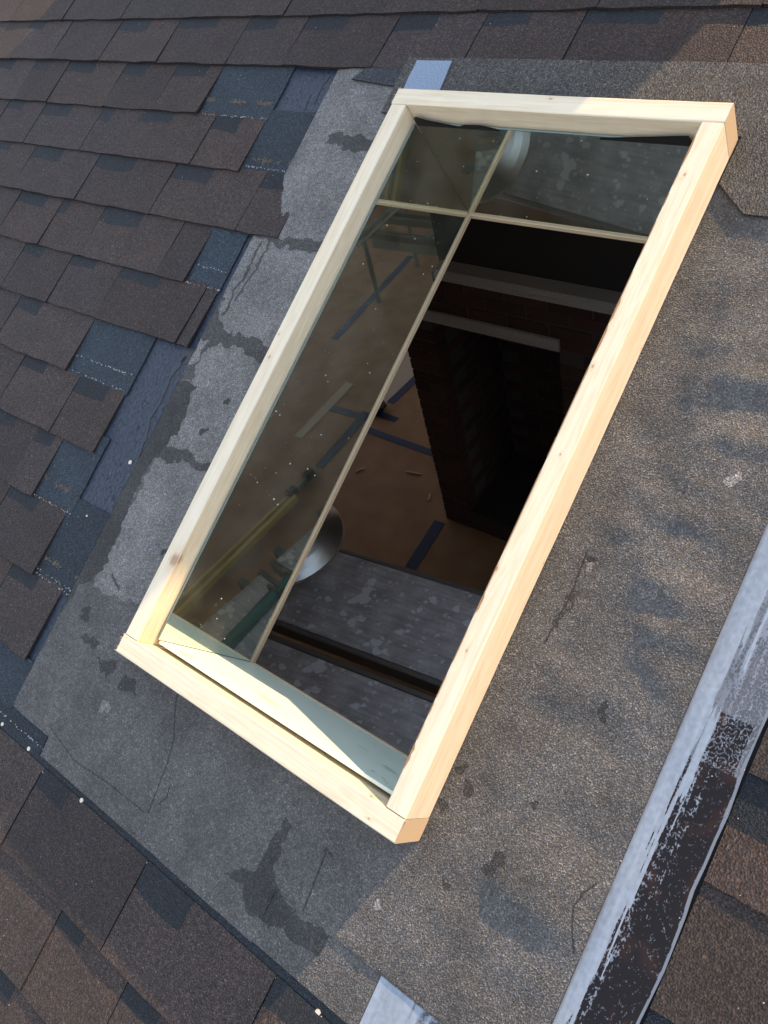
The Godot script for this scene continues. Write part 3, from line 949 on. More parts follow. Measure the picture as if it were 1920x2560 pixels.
	var ql := [Vector3(0.470, -0.292, zl), Vector3(0.74, -0.2905, zl), Vector3(0.74, -0.16, zl), Vector3(0.470, -0.16, zl)]
	poly(s2, ql, Vector3(0, 0, 1), Color(1, 1, 1), ql.map(func(p): return Vector2((p.x - MX0) / (MW * MS), (p.y - MY0) / (MH * MS))))
	poly(s2, [ql[0], ql[1], ql[1] - Vector3(0, 0, 0.005), ql[0] - Vector3(0, 0, 0.005)], Vector3(0, -1, 0), Color(1, 1, 1), [Vector2(0.4, 0.01), Vector2(0.41, 0.01), Vector2(0.41, 0.01), Vector2(0.4, 0.01)])
	part("sheet", s2, M.mem, lo)
	# sheet above the curb, with its snipped corner on the right
	var up := rthing("membrane_sheet", Vector3(0.7, 1.3, -CH), "upper grey sheet with a snipped corner lapped beside the frame top", "roofing sheet")
	var s3 := begin()
	var outl := [Vector2(-0.10, 1.43), Vector2(-0.10, 1.285), Vector2(0.60, 1.285), Vector2(0.688, 1.283), Vector2(0.686, 1.190), Vector2(0.746, 1.139), Vector2(1.30, 1.141), Vector2(1.30, 1.43)]
	sheet(s3, wob(outl, 0.0006, 0.04), -CH + 0.0055, 0.004, Color(0.40, 0.375, 0.34))
	part("sheet", s3, M.gran, up)
	# bare selvage: black bitumen with shreds of release film
	var se := rthing("selvage_strip", Vector3(1.01, 0.4, -CH), "glossy black bitumen strip with torn pale blue film beside the big sheet", "bitumen strip")
	var s4 := begin()
	var nseg := 44
	for i in nseg:
		var ya := lerpf(-0.40, 1.20, float(i) / nseg); var yb := lerpf(-0.40, 1.20, float(i + 1) / nseg)
		var f := func(y: float) -> Array:
			var xa := 0.9545
			return [Vector3(xa, y, -CH - 0.0052 + 0.001 * sin(y * 17.0)), Vector3(1.010, y, -CH - 0.0008 + 0.0012 * sin(y * 23.0)), Vector3(1.0605 + 0.0016 * sin(y * 31.0) + 0.0012 * sin(y * 12.0 + 1.0) + 0.0006 * sin(y * 77.0), y, -CH - 0.0004 + 0.0010 * sin(y * 13.0))]
		var A: Array = f.call(ya); var B: Array = f.call(yb)
		for k in 2:
			var va := 1.0 - (ya + 0.40) / 1.12; var vb := 1.0 - (yb + 0.40) / 1.12
			poly(s4, [A[k], A[k + 1], B[k + 1], B[k]], Vector3(0, 0, 1), Color(1, 1, 1), [Vector2(k * 0.5, va), Vector2(k * 0.5 + 0.5, va), Vector2(k * 0.5 + 0.5, vb), Vector2(k * 0.5, vb)])
		poly(s4, [A[2], B[2], B[2] + Vector3(0, 0, -0.008), A[2] + Vector3(0, 0, -0.008)], Vector3(1, 0, 0), Color(1, 1, 1), [Vector2(0.97, 0.9), Vector2(0.97, 0.9), Vector2(0.99, 0.9), Vector2(0.99, 0.9)])
	part("strip", s4, M.selvage, se)
	var sb := rthing("selvage_strip", Vector3(0.78, -0.3, -CH), "short blue filmed bitumen strip emerging under the sheet at the bottom", "bitumen strip")
	var s5 := begin()
	var q5 := [Vector3(0.716, -0.60, -0.0925), Vector3(0.90, -0.60, -0.0925), Vector3(0.90, -0.17, -0.0925), Vector3(0.716, -0.17, -0.0925)]
	poly(s5, q5, Vector3(0, 0, 1), Color(1, 1, 1), [Vector2(0, 1), Vector2(1, 1), Vector2(1, 0), Vector2(0, 0)])
	poly(s5, [q5[0], q5[3], q5[3] + Vector3(0, 0, -0.006), q5[0] + Vector3(0, 0, -0.006)], Vector3(-1, 0, 0), Color(1, 1, 1), [Vector2(0, 1), Vector2(0, 0), Vector2(0, 0), Vector2(0, 1)])
	part("strip", s5, M.selvage_b, sb)
	# pale blue film tab and black flap above the curb
	var ft := rthing("film_tab", Vector3(-0.02, 1.37, -CH), "pale blue film tab showing behind the top left of the frame", "film tab")
	var s6 := begin()
	sheet(s6, wob([Vector2(-0.071, 1.42), Vector2(-0.066, 1.30), Vector2(0.031, 1.30), Vector2(0.024, 1.42)], 0.0012, 0.015), -CH + 0.0085, 0.0025)
	part("film", s6, M.film, ft)
	var fl := rthing("felt_flap", Vector3(-0.15, 1.38, -CH), "small black felt flap under the shingle edge left of the film", "felt flap")
	var s7 := begin()
	poly(s7, [Vector3(-0.234, 1.368, -0.083), Vector3(-0.07, 1.352, -0.086), Vector3(-0.07, 1.43, -0.088), Vector3(-0.19, 1.43, -0.089)], Vector3(0, 0, 1), Color(0.2, 0.22, 0.26))
	poly(s7, [Vector3(-0.234, 1.368, -0.083), Vector3(-0.07, 1.352, -0.086), Vector3(-0.07, 1.352, -0.0885), Vector3(-0.234, 1.368, -0.0865)], Vector3(0, -1, 0), Color(0.05, 0.05, 0.05))
	poly(s7, [Vector3(-0.234, 1.368, -0.083), Vector3(-0.19, 1.43, -0.089), Vector3(-0.19, 1.43, -0.0915), Vector3(-0.234, 1.368, -0.0865)], Vector3(-1, 0, 0), Color(0.05, 0.05, 0.05))
	part("flap", s7, M.gran, fl)
	# loose pale granules lying about
	var lg := rthing("loose_granules", Vector3(-0.3, 0.4, -CH), "loose pale granules scattered over the shingles and sheets", "grit", "", "stuff")
	var lgs := begin()
	for i in 900:
		var p := Vector2(rng.randf_range(-1.9, 1.5), rng.randf_range(-0.7, 1.55))
		if p.x > -0.3 and p.x < W + 0.01 and p.y > -0.01 and p.y < L + 0.14: continue
		var zz := -CH + 0.0005
		if p.x < -0.33 or p.y < -0.32: zz = BASE + 0.0115 + rng.randf() * 0.002
		elif p.x > W and p.x < 0.95: zz = -CH - 0.0005 + sag(p.x, p.y)
		var rr := rng.randf_range(0.0004, 0.0010)
		bbox(lgs, Vector3(p.x, p.y, zz), Vector3(rr, rr * 0.8, rr * 0.7), rr * 0.3, Basis(Vector3(0, 0, 1), rng.randf() * 3.0))
	part("granules", lgs, M.seal, lg)
	# roofing nails
	var spots := [[-0.328, 0.342, BASE + 0.0035, "pale roofing nail head on the blue bitumen strip", 0.0055], [-0.196, -0.301, -0.0966, "nail head in the bare strip below the sheet's notched corner", 0.0050], [0.005, -0.308, -0.0966, "nail head by the white sealant dots under the sheet edge", 0.0050], [0.646, -0.309, -0.0966, "lone nail head beside the sunlit shingle at the bottom edge", 0.0052], [-0.305, -0.299, -0.0966, "nail head at the left picture edge below the sheet", 0.0045], [-0.372, 0.188, BASE + 0.007, "tiny nail head near the stained bare shingle", 0.0028]]
	for s in spots:
		var nl := rthing("roofing_nail", Vector3(s[0], s[1], s[2]), s[3], "nail", "roofing nails left in the roof")
		var h := begin()
		tube(h, Vector3(s[0], s[1], s[2] - 0.001), Vector3(s[0], s[1], s[2] + 0.0012), s[4], s[4] * 0.9, 16)
		part("head", h, M.nail, nl)
		var k := begin()
		tube(k, Vector3(s[0], s[1], s[2] - 0.02), Vector3(s[0], s[1], s[2] - 0.001), 0.0015, 0.0015, 8)
		part("shank", k, M.alu, nl)
	print("membrane built")

# ---------------------------------------------------------------- the curb
# a sawn board from a to e along its length, cross section half sizes hu (along u) and hn (along n)
func board(called: String, a: Vector3, e: Vector3, u: Vector3, n: Vector3, hu: float, hn: float, m: Material, parent: Node3D, voff: float, uoff := 0.0) -> MeshInstance3D:
	var st := begin()
	var r := 0.0028
	var prof := []
	for q in [[1, 1, 0.0], [-1, 1, 90.0], [-1, -1, 180.0], [1, -1, 270.0]]:
		for k in 4:
			var t := deg_to_rad(q[2] + 30.0 * k)
			prof.append([Vector2(q[0] * (hu - r) + cos(t) * r, q[1] * (hn - r) + sin(t) * r), Vector2(cos(t), sin(t))])
	var len := (e - a).length()
	var d := (e - a) / len
	var seg := int(len / 0.03)
	var ph := rng.randf() * 6.0
	var ring := []
	for i in seg + 1:
		var s := len * i / seg
		var row := []
		for k in prof.size():
			var p: Vector2 = prof[k][0]
			var wob_ := 0.0005 * sin(s * 9.0 + ph) + rng.randf_range(-0.00018, 0.00018)
			row.append(a + d * s + u * (p.x + wob_) + n * (p.y + wob_ * 0.4))
		ring.append(row)
	var per := [0.0]
	for k in prof.size(): per.append(per[-1] + (prof[(k + 1) % prof.size()][0] - prof[k][0]).length())
	for i in seg:
		for k in prof.size():
			var k2 := (k + 1) % prof.size()
			var q := [ring[i][k], ring[i + 1][k], ring[i + 1][k2], ring[i][k2]]
			var uv := [Vector2(uoff + len * i / seg / 1.3, voff + per[k] / 0.262), Vector2(uoff + len * (i + 1) / seg / 1.3, voff + per[k] / 0.262), Vector2(uoff + len * (i + 1) / seg / 1.3, voff + per[k + 1] / 0.262), Vector2(uoff + len * i / seg / 1.3, voff + per[k + 1] / 0.262)]
			var n0: Vector3 = u * prof[k][1].x + n * prof[k][1].y
			var n1: Vector3 = u * prof[k2][1].x + n * prof[k2][1].y
			var nn := [n0, n0, n1, n1]
			var ord := [0, 2, 1, 0, 3, 2]
			if (q[1] - q[0]).cross(q[2] - q[0]).dot(n0) < 0.0: ord = [0, 1, 2, 0, 2, 3]
			for o in ord:
				st.set_normal(nn[o]); st.set_uv(uv[o]); st.set_color(Color(1, 1, 1)); st.add_vertex(q[o])
	var bd := part(called, st, m, parent)
	bd.set_meta("at", Vector3.ZERO)
	for s in [0, seg]:
		var cap := begin()
		var pts: Array = ring[s]
		poly(cap, pts, -d if s == 0 else d)
		var c := part("end_grain", cap, M.endgrain, bd, (d * -0.0002) if s == 0 else d * 0.0002)
		c.position = (d * -0.0002) if s == 0 else d * 0.0002
	return bd

func build_curb():
	var cb := rthing("skylight_curb", Vector3(W * 0.5, 0, -CH), "rectangular frame of new pale lumber standing around the roof opening", "skylight frame")
	var X := Vector3(1, 0, 0); var Y := Vector3(0, 1, 0); var Zv := Vector3(0, 0, 1)
	var hz := CH * 0.5 - 0.0003
	var cz := -CH * 0.5
	board("board", Vector3(0.0, L - T * 0.5, cz), Vector3(W, L - T * 0.5, cz), Y, Zv, T * 0.5, hz, M.wood_a, cb, 0.12)
	board("board", Vector3(0.0, T * 0.5, cz), Vector3(W, T * 0.5, cz), Y, Zv, T * 0.5, hz, M.wood_a, cb, 0.55, 0.4)
	board("board", Vector3(T * 0.5, T + 0.0006, cz - 0.0006), Vector3(T * 0.5, L - T - 0.0006, cz - 0.0006), X, Zv, T * 0.5 - 0.0003, hz, M.wood_b, cb, 0.02)
	board("board", Vector3(W - T * 0.5, T + 0.0006, cz - 0.0004), Vector3(W - T * 0.5, L - T - 0.0006, cz - 0.0004), X, Zv, T * 0.5 - 0.0003, hz, M.wood_c, cb, 0.30)
	# bark-brown torn arris along the inner edge of the right board
	var wn := begin()
	var y := 0.10
	while y < L - 0.12:
		var seg := rng.randf_range(0.02, 0.07)
		var wd := rng.randf_range(0.0010, 0.0036) * (0.4 if rng.randf() < 0.4 else 1.0)
		var pts := []
		for k in 6: pts.append(Vector3(W - T + 0.0012 + wd * (1.0 if k > 0 and k < 5 else 0.2) * rng.randf_range(0.7, 1.2), y + seg * k / 5.0, -0.0001))
		for k in 6: pts.append(Vector3(W - T + 0.0003, y + seg * (5 - k) / 5.0, -0.0012))
		for k in 5: poly(wn, [pts[k], pts[k + 1], pts[10 - k], pts[11 - k]], Vector3(-0.4, 0, 1))
		y += seg * rng.randf_range(0.9, 1.6)
	part("waney_edge", wn, mat(Color(0.36, 0.20, 0.09), 0.8), cb)
	# torn fibres at the saw cuts
	for q in [[0.0, 0.0, 0.038, 24], [0.0, L - 0.03, 0.034, 16], [W - 0.07, T, 0.002, 12], [W, 0.03, 0.01, 5]]:
		var st := begin()
		for i in int(q[3]):
			var p := Vector3(q[0] + (rng.randf_range(0.0, 0.06) if q[2] < 0.005 else 0.0), q[1] + rng.randf() * q[2], -rng.randf_range(0.0005, 0.006))
			var dir := Vector3(-1.0 if q[0] < 0.3 else 0.5, rng.randf_range(-0.7, 0.4), rng.randf_range(-0.2, 0.7)).normalized()
			tube(st, p - dir * 0.002, p + dir * rng.randf_range(0.002, 0.008), 0.0006, 0.0001, 5)
		var s := part("splinters", st, M.endgrain, cb)
		s.set_meta("kind", "stuff")
	print("curb")

# ---------------------------------------------------------------- the mirrored shaft
func build_shaft():
	var zt := -0.042; var zb := -0.345
	var xl := 0.047; var xr := W - 0.047
	var yb := 0.052; var yt := 1.231
	var sh := rthing("mirrored_shaft", Vector3(W * 0.5, L * 0.5, -0.36), "light shaft lined with mirror panes and one pale green lower panel", "light shaft")
	# plywood behind the panes
	slab("backing_board", 0.0135, 0.0405, 0.0135, L - 0.0135, -0.372, -0.0905, M.ply, sh)
	slab("backing_board", W - 0.0405, W - 0.0135, 0.0135, L - 0.0135, -0.372, -0.0905, M.ply, sh)
	slab("backing_board", 0.041, W - 0.041, 0.0135, 0.0405, -0.372, -0.0905, M.ply, sh)
	slab("backing_board", 0.041, W - 0.041, L - 0.0405, L - 0.0135, -0.372, -0.0905, M.ply, sh)
	var panes := [
		["mirror_pane", Vector3(xl - 0.002, (yb + yt) * 0.5, (zt + zb) * 0.5), Vector3(0.002, (yt - yb) * 0.5, (zt - zb) * 0.5), Vector3(1, 0, 0)],
		["mirror_pane", Vector3(xr + 0.002, (yb + yt) * 0.5, (zt + zb) * 0.5), Vector3(0.002, (yt - yb) * 0.5, (zt - zb) * 0.5), Vector3(-1, 0, 0)],
		["mirror_pane", Vector3((xl + xr) * 0.5, yt + 0.0023, (zt + zb) * 0.5), Vector3((xr - xl) * 0.5 - 0.0006, 0.002, (zt - zb) * 0.5), Vector3(0, -1, 0)],
	]
	for p in panes:
		var st := begin()
		var c: Vector3 = p[1]; var h: Vector3 = p[2]; var n: Vector3 = p[3]
		bbox(st, c - n * 0.0004, h - n.abs() * 0.0004, 0.0003)
		var b := part(p[0], st, M.glassedge, sh)
		b.set_meta("at", Vector3.ZERO)
		var f := begin()
		var ax := n.max_axis_index() if n[n.max_axis_index()] > 0.5 else n.min_axis_index()
		var u := Vector3.ZERO; var v := Vector3.ZERO
		u[1 if ax == 0 else 0] = 1.0; v[2] = 1.0
		var o := c + n * (h * n.abs()).length()
		var hu: float = h[1 if ax == 0 else 0] - 0.001
		var hv: float = h[2] - 0.001
		poly(f, [o - u * hu - v * hv, o + u * hu - v * hv, o + u * hu + v * hv, o - u * hu + v * hv], n)
		var mf := part("silvering", f, M.mirror, b)
		mf.position = Vector3.ZERO
		# drops of dried glue and dust on the pane
		var sp := begin()
		for i in (300 if n.x > 0.5 else 90):
			var q := o + u * rng.randf_range(-hu, hu) + v * rng.randf_range(-hv, hv) + n * 0.0003
			var r := rng.randf_range(0.00025, 0.0005) if rng.randf() < 0.92 else rng.randf_range(0.0008, 0.0014)
			bbox(sp, q, Vector3.ONE * r * 0.5 + (u + v) * r * rng.randf_range(0.3, 0.7) - n.abs() * r * 0.35, r * 0.2)
		var sm := part("specks", sp, M.speck, b)
		sm.position = Vector3.ZERO
		sm.set_meta("kind", "stuff")
	# pale lower panel
	var lp := begin()
	bbox(lp, Vector3(W * 0.5, yb - 0.0033, (zt - 0.004 + zb - 0.004) * 0.5), Vector3((xr - xl) * 0.5 - 0.0008, 0.003, (zt - zb) * 0.5), 0.0008)
	var lpp := part("lower_panel", lp, M.panel, sh)
	lpp.set_meta("label", "pale green lower panel of the shaft")
	lpp.set_meta("at", Vector3.ZERO)
	for q in [[0.10, -0.062, 0.02, 0.006, 0.35], [0.108, -0.075, 0.014, 0.005, -0.2], [0.29, -0.12, 0.035, 0.010, 0.18], [0.55, -0.17, 0.018, 0.008, 0.3], [0.60, -0.20, 0.012, 0.005, 0.2], [0.47, -0.20, 0.014, 0.003, 0.0], [0.56, -0.09, 0.004, 0.006, 0.1], [0.585, -0.085, 0.006, 0.003, 0.2], [0.60, -0.07, 0.006, 0.002, 0.2], [0.615, -0.06, 0.006, 0.002, 0.2]]:
		var pts := []
		for i in 14:
			var t := TAU * i / 14
			var k := rng.randf_range(0.75, 1.15)
			var e := Vector2(cos(t) * q[2], sin(t) * q[3]).rotated(q[4]) * k
			pts.append(Vector3(q[0] + e.x, yb + 0.0002, q[1] + e.y))
		var sg := begin()
		poly(sg, pts, Vector3(0, 1, 0))
		var sgp := part("smudge", sg, M.smudge, lpp)
		sgp.position = Vector3.ZERO
	# plywood trim that carries the panes
	for t in [[0.030, 0.0512, 0.0415, 1.2375, 0], [W - 0.0512, W - 0.030, 0.0415, 1.2375, 0], [0.0516, W - 0.0516, 1.2265, 1.2375, 1], [0.0516, W - 0.0516, 0.0415, 0.0535, 1]]:
		for k in 3:
			var b := begin()
			var z0 := -0.3465 - k * 0.0042
			bbox(b, Vector3(t[0] + t[1], t[2] + t[3], z0 * 2.0 - 0.0039) * 0.5, Vector3(t[1] - t[0], t[3] - t[2], 0.0039) * 0.5, 0.0005)
			part("trim_strip", b, M.ply if k != 1 else M.endgrain, sh)
	# scraps of black vapour barrier over the top of the upper pane
	for q in [[[0.050, -0.026], [0.058, -0.022], [0.09, -0.034], [0.155, -0.042], [0.155, -0.046], [0.050, -0.046]], [[0.155, -0.042], [0.17, -0.036], [0.21, -0.034], [0.24, -0.041], [0.25, -0.046], [0.155, -0.046]], [[0.46, -0.045], [0.55, -0.034], [0.625, -0.024], [0.633, -0.048], [0.46, -0.048]]]:
		var pts := []
		for p in q: pts.append(Vector3(p[0], 1.2295, p[1]))
		var bk2 := []
		for p in q: bk2.append(Vector3(p[0], 1.2312, p[1]))
		var bk := begin()
		poly(bk, pts, Vector3(0, -1, 0)); poly(bk, bk2, Vector3(0, 1, 0))
		part("vapour_barrier", bk, M.black, sh)
	print("shaft")

# ---------------------------------------------------------------- room below
func wbox(called: String, lo: Vector3, hi: Vector3, m: Material, parent: Node3D, bev := 0.0) -> MeshInstance3D:
	var st := begin()
	bbox(st, (lo + hi) * 0.5, (hi - lo) * 0.5, bev)
	return part(called, st, m, parent, -parent.position if parent.rotation == Vector3.ZERO else Vector3.ZERO)

func sbox(called: String, lo: Vector3, hi: Vector3, m: Material) -> MeshInstance3D:
	var st := begin()
	bbox(st, Vector3.ZERO, (hi - lo) * 0.5, 0.0)
	var o := part(numbered(called), st, m, self)
	o.position = (lo + hi) * 0.5
	o.set_meta("kind", "structure")
	return o

func gable_top(x0: float, x1: float, p: Array):
	var st := begin()
	var tr := Geometry2D.triangulate_polygon(PackedVector2Array(p))
	for i in range(0, tr.size(), 3):
		for s in [x0, x1]:
			poly(st, [Vector3(s, p[tr[i]].y, p[tr[i]].x), Vector3(s, p[tr[i + 1]].y, p[tr[i + 1]].x), Vector3(s, p[tr[i + 2]].y, p[tr[i + 2]].x)], Vector3(-1 if s == x0 else 1, 0, 0))
	for i in p.size():
		var a: Vector2 = p[i]; var b: Vector2 = p[(i + 1) % p.size()]
		poly(st, [Vector3(x0, a.y, a.x), Vector3(x1, a.y, a.x), Vector3(x1, b.y, b.x), Vector3(x0, b.y, b.x)], Vector3(0, -(b.x - a.x), b.y - a.y))
	var w := part(numbered("wall_gable_top"), st, M.plaster, self)
	w.set_meta("kind", "structure")

func window(a: Vector3, b: Vector3, label: String):
	var o := wthing("window", (a + b) * 0.5, label + " of the room below", "window", "windows of the room below")
	var h := (b - a) * 0.5
	var along := 0 if h.x > h.z else 2
	for s in [-1.0, 0.0, 1.0]:
		var st := begin()
		var c := Vector3.ZERO; c[along] = s * (h[along] - 0.03)
		var e := Vector3(0.025, h.y - 0.061, 0.025); e[along] = 0.025
		bbox(st, c, e, 0.004)
		part("frame_bar", st, M.panel, o)
	for s in [-1.0, 1.0]:
		var st := begin()
		var e := Vector3(0.025, 0.03, 0.025); e[along] = h[along]
		bbox(st, Vector3(0, s * (h.y - 0.03), 0), e, 0.004)
		part("frame_bar", st, M.panel, o)
		var gl := begin()
		var c := Vector3.ZERO; c[along] = s * h[along] * 0.5
		var g := Vector3(0.002, h.y - 0.06, 0.002); g[along] = h[along] * 0.5 - 0.04
		bbox(gl, c, g, 0.0)
		part("pane", gl, M.glass, o)

func build_room():
	sbox("floor", Vector3(-4.4, FLOOR_Y - 0.15, -7.6), Vector3(4.8, FLOOR_Y, 2.9), M.kraft)
	sbox("wall_eaves", Vector3(-4.2, FLOOR_Y, 2.55), Vector3(4.6, -1.56, 2.75), M.plaster)
	var edges := [-4.2, -3.8, -1.9, -1.7, 0.2, 0.4, 2.3, 4.6]
	for i in edges.size() - 1:
		if i % 2 == 0: sbox("wall_back", Vector3(edges[i], FLOOR_Y, -7.5), Vector3(edges[i + 1], -0.10, -7.3), M.plaster)
		else:
			sbox("wall_back", Vector3(edges[i], FLOOR_Y, -7.5), Vector3(edges[i + 1], -2.2, -7.3), M.plaster)
			window(Vector3(edges[i], -2.2, -7.4), Vector3(edges[i + 1], -0.15, -7.4), ["window behind the left of the fireplace wall", "middle window of the back wall", "window behind the right of the room"][i / 2])
	window(Vector3(-4.1, -1.75, -4.6), Vector3(-4.1, -0.55, -2.4), "wide window in the left end wall")
	sbox("wall_right", Vector3(4.4, FLOOR_Y, -7.3), Vector3(4.6, -0.95, -5.2), M.plaster)
	sbox("wall_right", Vector3(4.4, FLOOR_Y, -5.2), Vector3(4.6, -2.05, -2.0), M.plaster)
	window(Vector3(4.5, -2.05, -5.2), Vector3(4.5, -0.95, -2.0), "long window in the right end wall")
	sbox("wall_right", Vector3(4.4, FLOOR_Y, -2.0), Vector3(4.6, -0.95, -1.4), M.plaster)
	sbox("wall_right", Vector3(4.4, FLOOR_Y, -1.4), Vector3(4.6, -2.05, 1.2), M.plaster)
	sbox("wall_right", Vector3(4.4, FLOOR_Y, 1.2), Vector3(4.6, -1.55, 2.55), M.plaster)
	window(Vector3(4.5, -2.05, -1.4), Vector3(4.5, -0.95, 1.2), "wide window in the right end wall")
	gable_top(4.4, 4.6, [Vector2(2.55, -1.549), Vector2(-3.02, 1.26), Vector2(-7.3, -0.03), Vector2(-7.3, -0.949), Vector2(1.20, -0.949), Vector2(1.20, -1.549)])
	# left gable wall with a window opening: pieces round it
	sbox("wall_left", Vector3(-4.2, FLOOR_Y, -7.3), Vector3(-4.0, -0.95, -4.6), M.plaster)
	sbox("wall_left", Vector3(-4.2, FLOOR_Y, -4.6), Vector3(-4.0, -1.75, -2.4), M.plaster)
	sbox("wall_left", Vector3(-4.2, -0.55, -4.6), Vector3(-4.0, 0.3, -2.4), M.plaster)
	sbox("wall_left", Vector3(-4.2, FLOOR_Y, -2.4), Vector3(-4.0, -1.55, 2.55), M.plaster)
	gable_top(-4.2, -4.0, [Vector2(2.55, -1.549), Vector2(-3.02, 1.26), Vector2(-7.3, -0.03), Vector2(-7.3, -0.949), Vector2(-4.601, -0.949), Vector2(-4.601, 0.301), Vector2(-2.399, 0.301), Vector2(-2.399, -1.549)])
	# the far slope of the roof behind the ridge
	var st2 := begin()
	var rid := to_w(Vector3(0, 3.6, -0.1)); var rid2 := to_w(Vector3(0, 3.6, -0.36))
	var q := [Vector3(-4.2, rid.y, rid.z), Vector3(4.6, rid.y, rid.z), Vector3(4.6, 0.12, -7.6), Vector3(-4.2, 0.12, -7.6)]
	var q2 := [Vector3(-4.2, rid2.y, rid2.z), Vector3(4.6, rid2.y, rid2.z), Vector3(4.6, -0.13, -7.6), Vector3(-4.2, -0.13, -7.6)]
	poly(st2, q, Vector3(0, 1, -0.5)); poly(st2, q2, Vector3(0, -1, 0.5))
	poly(st2, [q[2], q[3], q2[3], q2[2]], Vector3(0, 0, -1))
	poly(st2, [q[0], q[3], q2[3], q2[0]], Vector3(-1, 0, 0)); poly(st2, [q[1], q[2], q2[2], q2[1]], Vector3(1, 0, 0))
	var fs := part(numbered("roof_far_slope"), st2, M.plaster, self)
	fs.set_meta("kind", "structure")
	print("room")

func brick_mesh(sx: float, sy: float, sz: float) -> Mesh:
	var st := begin()
	bbox(st, Vector3.ZERO, Vector3(sx, sy, sz) * 0.5, 0.003)
	st.index()
	return st.commit()

func build_fireplace():
	var fp := wthing("brick_fireplace", Vector3(-0.1, FLOOR_Y, -2.4), "dark brick fireplace wall with stone lintel seen down through the opening", "fireplace")
	var D := 0.006
	# mortar cores
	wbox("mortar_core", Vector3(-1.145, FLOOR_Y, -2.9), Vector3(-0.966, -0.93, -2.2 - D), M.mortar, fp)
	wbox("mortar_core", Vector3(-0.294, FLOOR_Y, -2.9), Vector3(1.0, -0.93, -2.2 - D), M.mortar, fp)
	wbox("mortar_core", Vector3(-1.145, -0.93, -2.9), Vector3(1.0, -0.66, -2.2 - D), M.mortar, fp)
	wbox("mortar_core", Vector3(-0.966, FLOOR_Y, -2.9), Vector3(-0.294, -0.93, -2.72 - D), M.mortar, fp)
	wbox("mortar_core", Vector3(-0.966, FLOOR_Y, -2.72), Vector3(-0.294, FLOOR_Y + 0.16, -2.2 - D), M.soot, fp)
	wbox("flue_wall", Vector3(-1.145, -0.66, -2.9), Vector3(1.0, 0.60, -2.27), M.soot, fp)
	# stone band and lintel, rough on the face
	for q in [[-1.15, 0.98, -0.685, -0.632, -2.194], [-1.15, -0.29, -0.923, -0.866, -2.192]]:
		var st := begin()
		var n := 40
		var m := 4
		var g := []
		for i in n + 1:
			var row := []
			for j in m + 1:
				row.append(Vector3(lerpf(q[0], q[1], float(i) / n), lerpf(q[2], q[3], float(j) / m), q[4] + (rng.randf_range(-0.006, 0.004) if j > 0 and j < m else 0.0)))
			g.append(row)
		for i in n:
			for j in m:
				poly(st, [g[i][j], g[i + 1][j], g[i + 1][j + 1], g[i][j + 1]], Vector3(0, 0, 1))
			poly(st, [g[i][m], g[i + 1][m], g[i + 1][m] + Vector3(0, 0, -0.076), g[i][m] + Vector3(0, 0, -0.076)], Vector3.UP)
			poly(st, [g[i][0], g[i + 1][0], g[i + 1][0] + Vector3(0, 0, -0.05), g[i][0] + Vector3(0, 0, -0.05)], Vector3.DOWN)
		for i in [0, n]:
			poly(st, [g[i][0], g[i][m], g[i][m] + Vector3(0, 0, -0.07), g[i][0] + Vector3(0, 0, -0.07)], Vector3(-1 if i == 0 else 1, 0, 0))
		part("stone_lintel", st, M.stone, fp, -fp.position)
	# bricks one by one
	var ch := 0.0677
	var full := brick_mesh(0.193, 0.058, 0.09)
	var half := brick_mesh(0.092, 0.058, 0.09)
	var put := func(p: Vector3, turned: bool, is_half: bool):
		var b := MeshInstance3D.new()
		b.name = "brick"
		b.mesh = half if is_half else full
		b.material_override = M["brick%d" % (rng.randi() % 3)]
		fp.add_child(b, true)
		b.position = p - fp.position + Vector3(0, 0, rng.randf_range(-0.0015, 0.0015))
		if turned: b.rotation.y = PI / 2
	var rows := int((-0.93 - FLOOR_Y) / ch)
	for r in rows:
		var y := FLOOR_Y + 0.034 + r * ch
		var odd := r % 2 == 1
		# left pier front
		if odd:
			put.call(Vector3(-1.1045, y, -2.245), false, true); put.call(Vector3(-1.0055, y, -2.245), false, true)
		else:
			put.call(Vector3(-1.0535, y, -2.245), false, false)
		# niche left side
		for k in 2: put.call(Vector3(-1.008, y, -2.40 - 0.203 * k - (0.1 if odd else 0.0)), true, false)
		# niche back
		for k in 3: put.call(Vector3(-0.86 + 0.203 * k + (0.1 if odd else 0.0), y, -2.765), false, false)
		# right part
		if odd: put.call(Vector3(-0.250, y, -2.245), false, true)
		for k in 3: put.call(Vector3(-0.198 + 0.203 * k + (0.102 if odd else 0.0), y, -2.245), false, false)
	for r in [rows, rows + 1]:
		for k in 3: put.call(Vector3(-0.188 + 0.203 * k + (0.102 if r % 2 == 1 else 0.0), FLOOR_Y + 0.034 + r * ch, -2.245), false, false)
	for r in 3:
		var y := -0.866 + 0.034 + r * ch
		for k in 8: put.call(Vector3(-1.05 + 0.203 * k + (0.1 if r % 2 == 1 else 0.0), y - (0.01 if r == 2 else 0.0), -2.245), false, false)
	# hearth course
	for k in 3:
		for r in 2: put.call(Vector3(-0.86 + 0.215 * k, FLOOR_Y + 0.034 + r * ch, -2.245), false, false)
	print("fireplace")

